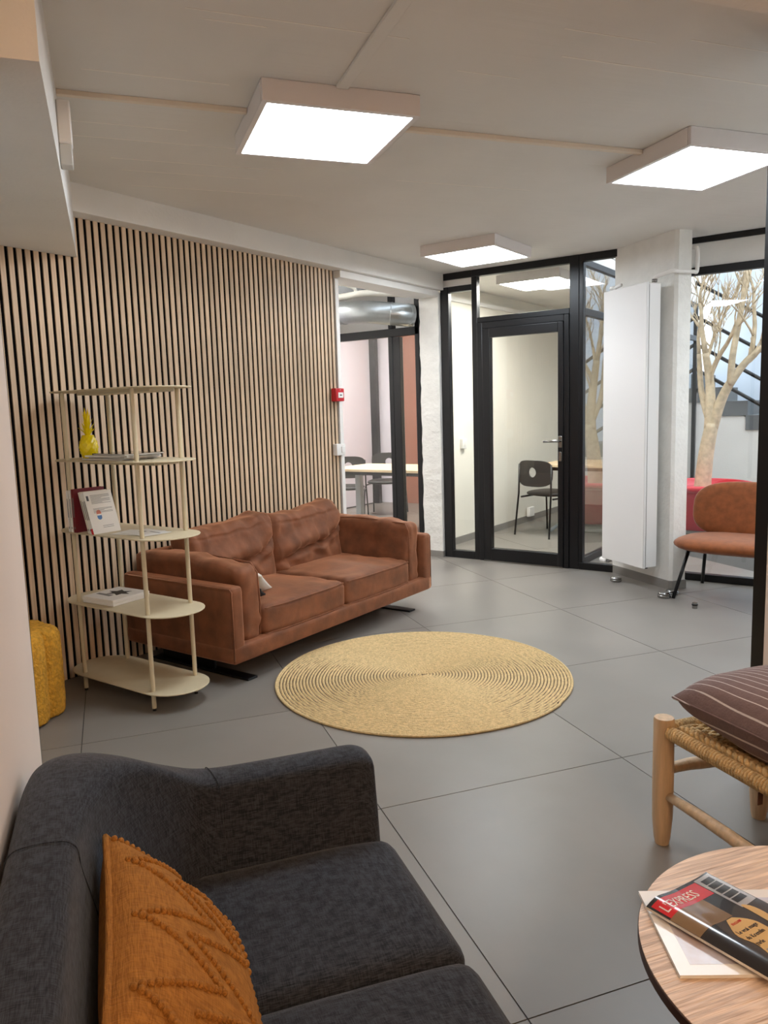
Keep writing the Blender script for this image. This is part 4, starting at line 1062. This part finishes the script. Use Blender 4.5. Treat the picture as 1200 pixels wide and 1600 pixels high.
strip_shape(lambda t: 0.052 + 0.028 * (1 - min(1, t * 4)) ** 2 + 0.004 * math.sin(t * 17), lambda t: 0.128 - 0.03 * (1 - min(1, t * 4)) ** 2, -0.112, -0.262, 0.0013, gloss_tan, 'tan_shape')
strip_shape(lambda t: 0.150 - 0.03 * t * t, lambda t: 0.156 + 0.014 * math.sin(PI * min(1, t * 1.4) ** 0.6) - 0.03 * t * t, -0.100, -0.262, 0.0013, gloss_tan, 'tan_band')
def mtext(nm, body, size, m_, x, y, rot=0.0, sx=1.0):
    """print that follows the sheet"""
    me = text_mesh(body, size, 0.0003); 
    for v in me.vertices:
        X = v.co.x * sx; Y = v.co.y
        px = x + X * math.cos(rot) - Y * math.sin(rot); py = y + X * math.sin(rot) + Y * math.cos(rot)
        v.co = (px, py, hx_(px) + 0.0017 + v.co.z)
    o = bpy.data.objects.new(nm, me); COL.objects.link(o); me.materials.clear(); me.materials.append(m_); o.parent = e
mtext('masthead', "L'EXPRESS", 0.030, gloss_white, 0.009, -0.040, 0, 0.80)
mtext('headline_tag', 'EXCLUSIF', 0.007, gloss_red, 0.075, -0.128)
mtext('headline', 'Le vrai mage', 0.0125, black_ink, 0.057, -0.150)
mtext('headline', 'du Kremlin', 0.0125, black_ink, 0.057, -0.167)
mtext('headline', 'parle', 0.0125, black_ink, 0.057, -0.184)
for i in range(5):
    build('text_line', patch(0.058, 0.11 - 0.006 * (i % 2), -0.200 - i * 0.008, -0.197 - i * 0.008, 0.0017, 6), grey_ink, e)
# ================================================================== BEYOND THE GLASS
def visitor_chair(label, loc, rz, grp='black visitor chairs with round hole'):
    """faces local +y; backrest at -y"""
    t = thing('visitor_chair', label, 'chair', loc, rz, grp)
    build('seat', puffpad(0.225, 0.215, 0.06, 2.8), black_seat, t, smooth=True, loc=(0, 0.02, 0.445))
    # back shell with a round hole
    hole = [(0.052 * math.cos(a), 0.052 * math.sin(a)) for a in [2 * PI * i / 32 for i in range(32)]]
    outer = []
    for i in range(32):
        a = 2 * PI * i / 32; c, s = math.cos(a), math.sin(a)
        outer.append((math.copysign(abs(c) ** 0.55, c) * 0.225, math.copysign(abs(s) ** 0.55, s) * (0.125 if s > 0 else 0.15)))
    vs = []; fs = []
    for th in (0.0, 0.016):
        for (x, z) in hole + outer:
            vs.append((x, -0.215 - 0.05 * (1 - (x / 0.225) ** 2) + th, 0.68 + z))
    for i in range(32):
        j = (i + 1) % 32
        fs += [(i, j, 32 + j, 32 + i), (64 + i, 96 + i, 96 + j, 64 + j), (i, 64 + i, 64 + j, j), (32 + i, 32 + j, 96 + j, 96 + i)]
    build('backrest', MB().add(vs, fs), black_seat, t, smooth=True, autos=50)
    for s in (-1, 1):
        build('leg', MB().tube([(s * 0.215, -0.215, 0.76), (s * 0.218, -0.225, 0.45), (s * 0.235, -0.275, 0.0)], 0.010, 8), black_m, t, smooth=True)
        build('leg', MB().tube([(s * 0.215, -0.19, 0.405), (s * 0.215, 0.19, 0.41), (s * 0.222, 0.23, 0.36), (s * 0.235, 0.26, 0.0)], 0.010, 8), black_m, t, smooth=True)
    return t
visitor_chair('black chair with round hole in its back inside the small office', (-3.235, 7.68, 0), math.radians(-17))
def table_t(label, loc, lx, ly, rz=0.0):
    t = thing('desk', label, 'table', loc, rz)
    build('top', MB().box(-lx / 2, lx / 2, -ly / 2, ly / 2, 0.71, 0.738), beech, t, bevel=0.003)
    build('apron', MB().box(-lx / 2 + 0.1, lx / 2 - 0.1, -ly / 2 + 0.06, -ly / 2 + 0.10, 0.67, 0.71), black_m, t)
    for s in (-1, 1):
        x = s * (lx / 2 - 0.16)
        l = build('leg', MB().box(x - 0.035, x + 0.035, -0.035, 0.035, 0.04, 0.71), leg_grey, t, bevel=0.004)
        ft = arc_path([(x, -ly / 2 + 0.04, 0.02), (x, -ly / 4, 0.045), (x, 0, 0.055), (x, ly / 4, 0.045), (x, ly / 2 - 0.04, 0.02)], 5)
        build('foot', MB().tube(ft, 0.02, 10), leg_grey, l, smooth=True)
    return t
table_t('beech topped desk with grey legs inside the small office', (-2.93, 8.16, 0), 0.98, 0.80)
table_t('beech topped meeting table with grey legs seen through the opening', (-4.80, 7.10, 0), 1.35, 0.80)
visitor_chair('black chair with round hole nearest the slats behind the meeting table', (-5.78, 7.45, 0), math.radians(-150))
visitor_chair('black chair with round hole farther along behind the meeting table', (-5.75, 8.25, 0), math.radians(-158))
visitor_chair('black chair behind the glass panel at the far side of the meeting table', (-4.35, 7.85, 0), math.radians(172))
e = thing('notebook', 'white notebook on the meeting table', 'notebook', (-4.30, 7.10, 0.7385), 0.3)
build('cover', MB().box(-0.11, 0.11, -0.08, 0.08, 0.0, 0.003).box(-0.11, 0.11, -0.08, 0.08, 0.017, 0.02), plastic_w, e); build('pages', MB().box(-0.107, 0.107, -0.077, 0.077, 0.003, 0.017), paper, e)

# ---- planter with bare tree in the stairwell
pt = thing('planter', 'large red round planter in the stairwell behind the window', 'planter', (-1.80, 8.2, 0))
build('plinth', MB().lathe([(0.30, 0), (0.32, 0.02), (0.30, 0.05), (0.31, 0.07), (0.29, 0.10), (1e-6, 0.10)], 40), grey_pl, pt, smooth=True, autos=40)
build('pot', MB().lathe([(0.33, 0.10), (0.36, 0.14), (0.42, 0.44), (0.425, 0.455), (0.435, 0.47), (0.43, 0.485)], 48), pot_red, pt, smooth=True, autos=40)
build('rim', MB().lathe([(0.43, 0.485), (0.465, 0.49), (0.485, 0.505), (0.487, 0.53), (0.475, 0.548), (0.45, 0.552), (0.43, 0.54), (0.42, 0.50)], 48), pot_red, pt, smooth=True)
build('soil', MB().lathe([(1e-6, 0.49), (0.425, 0.485)], 40), soil, pt)
tr = thing('tree', 'pale bare branching tree growing from the red planter', 'tree', (-1.80, 8.2, 0.485))
tg = random.Random(21)
def grow(mb, p, d, ln, r, depth, maxd):
    n = 6; pth = [p.copy()]; rs = [r]; q = p.copy(); dd = d.copy()
    for i in range(n):
        dd = (dd + Vector((tg.uniform(-.22, .22), tg.uniform(-.22, .22), tg.uniform(-.05, .22))) * (0.55 if depth < 2 else 1.0)).normalized()
        q = q + dd * ln / n; pth.append(q.copy()); rs.append(r * (1 - 0.45 * (i + 1) / n))
        if depth < maxd and i >= 1 and tg.random() < (0.55 if depth < 2 else 0.6):
            ax = Vector((tg.uniform(-1, 1), tg.uniform(-1, 1), tg.uniform(0.0, 0.9))).normalized()
            grow(mb, q, (dd * 0.6 + ax * 0.8).normalized(), ln * tg.uniform(0.45, 0.7), max(0.0045, rs[-1] * 0.6), depth + 1, maxd)
    mb.tube(pth, rs, 7 if depth < 2 else 5, cap=True)
    if depth < maxd: grow(mb, q, dd, ln * 0.65, max(0.0045, rs[-1]), depth + 1, maxd)
tk = MB()
p0 = Vector((0.0, 0, -0.03)); p1 = Vector((0.03, 0.0, 0.35)); p2 = Vector((0.08, 0, 0.66))
tk.tube(arc_path([p0, p1, p2], 5), [0.085 - 0.0022 * i for i in range(11)], 14)
pL = [p2 - Vector((0.02, 0, 0.05)), Vector((0.06, 0.0, 0.85)), Vector((0.04, 0.02, 1.10)), Vector((0.0, 0.0, 1.35))]
tk.tube(arc_path(pL, 5), [0.058 - 0.0016 * i for i in range(16)], 12)
pL2 = [Vector((0.04, 0.0, 0.72)), Vector((-0.04, 0.05, 0.98)), Vector((-0.07, 0.05, 1.35))]
tk.tube(arc_path(pL2, 5), [0.035 - 0.0012 * i for i in range(11)], 10)
pR = [p2 - Vector((0.0, 0, 0.06)), Vector((0.17, -0.02, 0.90)), Vector((0.28, -0.05, 1.10)), Vector((0.42, -0.06, 1.28)), Vector((0.62, -0.06, 1.45))]
tk.tube(arc_path(pR, 5), [0.055 - 0.0016 * i for i in range(21)], 12)
pS = [Vector((0.25, -0.05, 1.03)), Vector((0.27, -0.1, 1.3)), Vector((0.33, -0.1, 1.7)), Vector((0.38, -0.1, 2.1))]
tk.tube(arc_path(pS, 5), [0.036 - 0.0009 * i for i in range(16)], 10)
build('trunk', tk, bark, tr, smooth=True)
bm2 = MB()
for (s, d, ln, r) in ((Vector((0.0, 0, 1.35)), Vector((-0.1, 0, 1)), 0.5, 0.03), (Vector((0.04, 0.02, 1.10)), Vector((0.3, -0.1, 1)), 0.55, 0.028), (Vector((-0.07, 0.05, 1.35)), Vector((-0.2, 0.1, 1)), 0.45, 0.02),
                      (Vector((0.62, -0.06, 1.45)), Vector((0.6, 0, 0.9)), 0.5, 0.02), (Vector((0.42, -0.06, 1.28)), Vector((0.15, 0, 1)), 0.6, 0.026), (Vector((0.28, -0.05, 1.10)), Vector((0.6, -0.2, 0.6)), 0.4, 0.012),
                      (Vector((0.33, -0.1, 1.7)), Vector((0.3, 0.1, 1)), 0.4, 0.014), (Vector((0.05, 0.01, 0.95)), Vector((0.25, -0.3, 1)), 0.5, 0.012), (Vector((0.0, 0, 1.25)), Vector((0.3, 0.2, 1)), 0.5, 0.02),
                      (Vector((0.52, -0.06, 1.36)), Vector((0.1, 0.1, 1)), 0.55, 0.024), (Vector((0.38, -0.1, 2.05)), Vector((0.0, 0.0, 1)), 0.3, 0.014)):
    grow(bm2, s, d.normalized(), ln, r, 1, 4)
o = build('branches', bm2, bark, tr, smooth=True)

# ---- stairs with black handrails
stt = thing('staircase', 'grey stepped staircase with black handrails descending to the right', 'staircase', (-1.6, 10.2, 0))
slope = 0.62
for i in range(11):
    x = -1.0 + i * 0.28; z = 1.70 - i * 0.28 * slope - (0.0)
    if z > 0.25: build('step', MB().box(x, x + 0.30, 0, 0.9, z - 0.18, z), stair_m, stt, bevel=0.004)
# white stringer wall under the steps
wp = [(-0.9, 0.0), (1.9, 0.0), (1.9, 0.02), (-0.9, 1.56)]
mb = MB(); n = 4
vs = [(x, 0.02, z) for x, z in wp] + [(x, 0.88, z) for x, z in wp]
mb.add(vs, [(0, 1, 2, 3), (7, 6, 5, 4), (0, 4, 5, 1), (1, 5, 6, 2), (2, 6, 7, 3), (3, 7, 4, 0)])
build('stringer', mb, white_paint, stt)
for off, yy in ((0.22, -0.03), (0.52, -0.03), (0.85, -0.03), (1.25, -0.03)):
    build('handrail', MB().tube([(-1.2, yy, 1.70 + off + 0.2 * slope), (1.8, yy, 1.70 + off - 2.8 * slope)], 0.022, 8), black_m, stt, smooth=True)
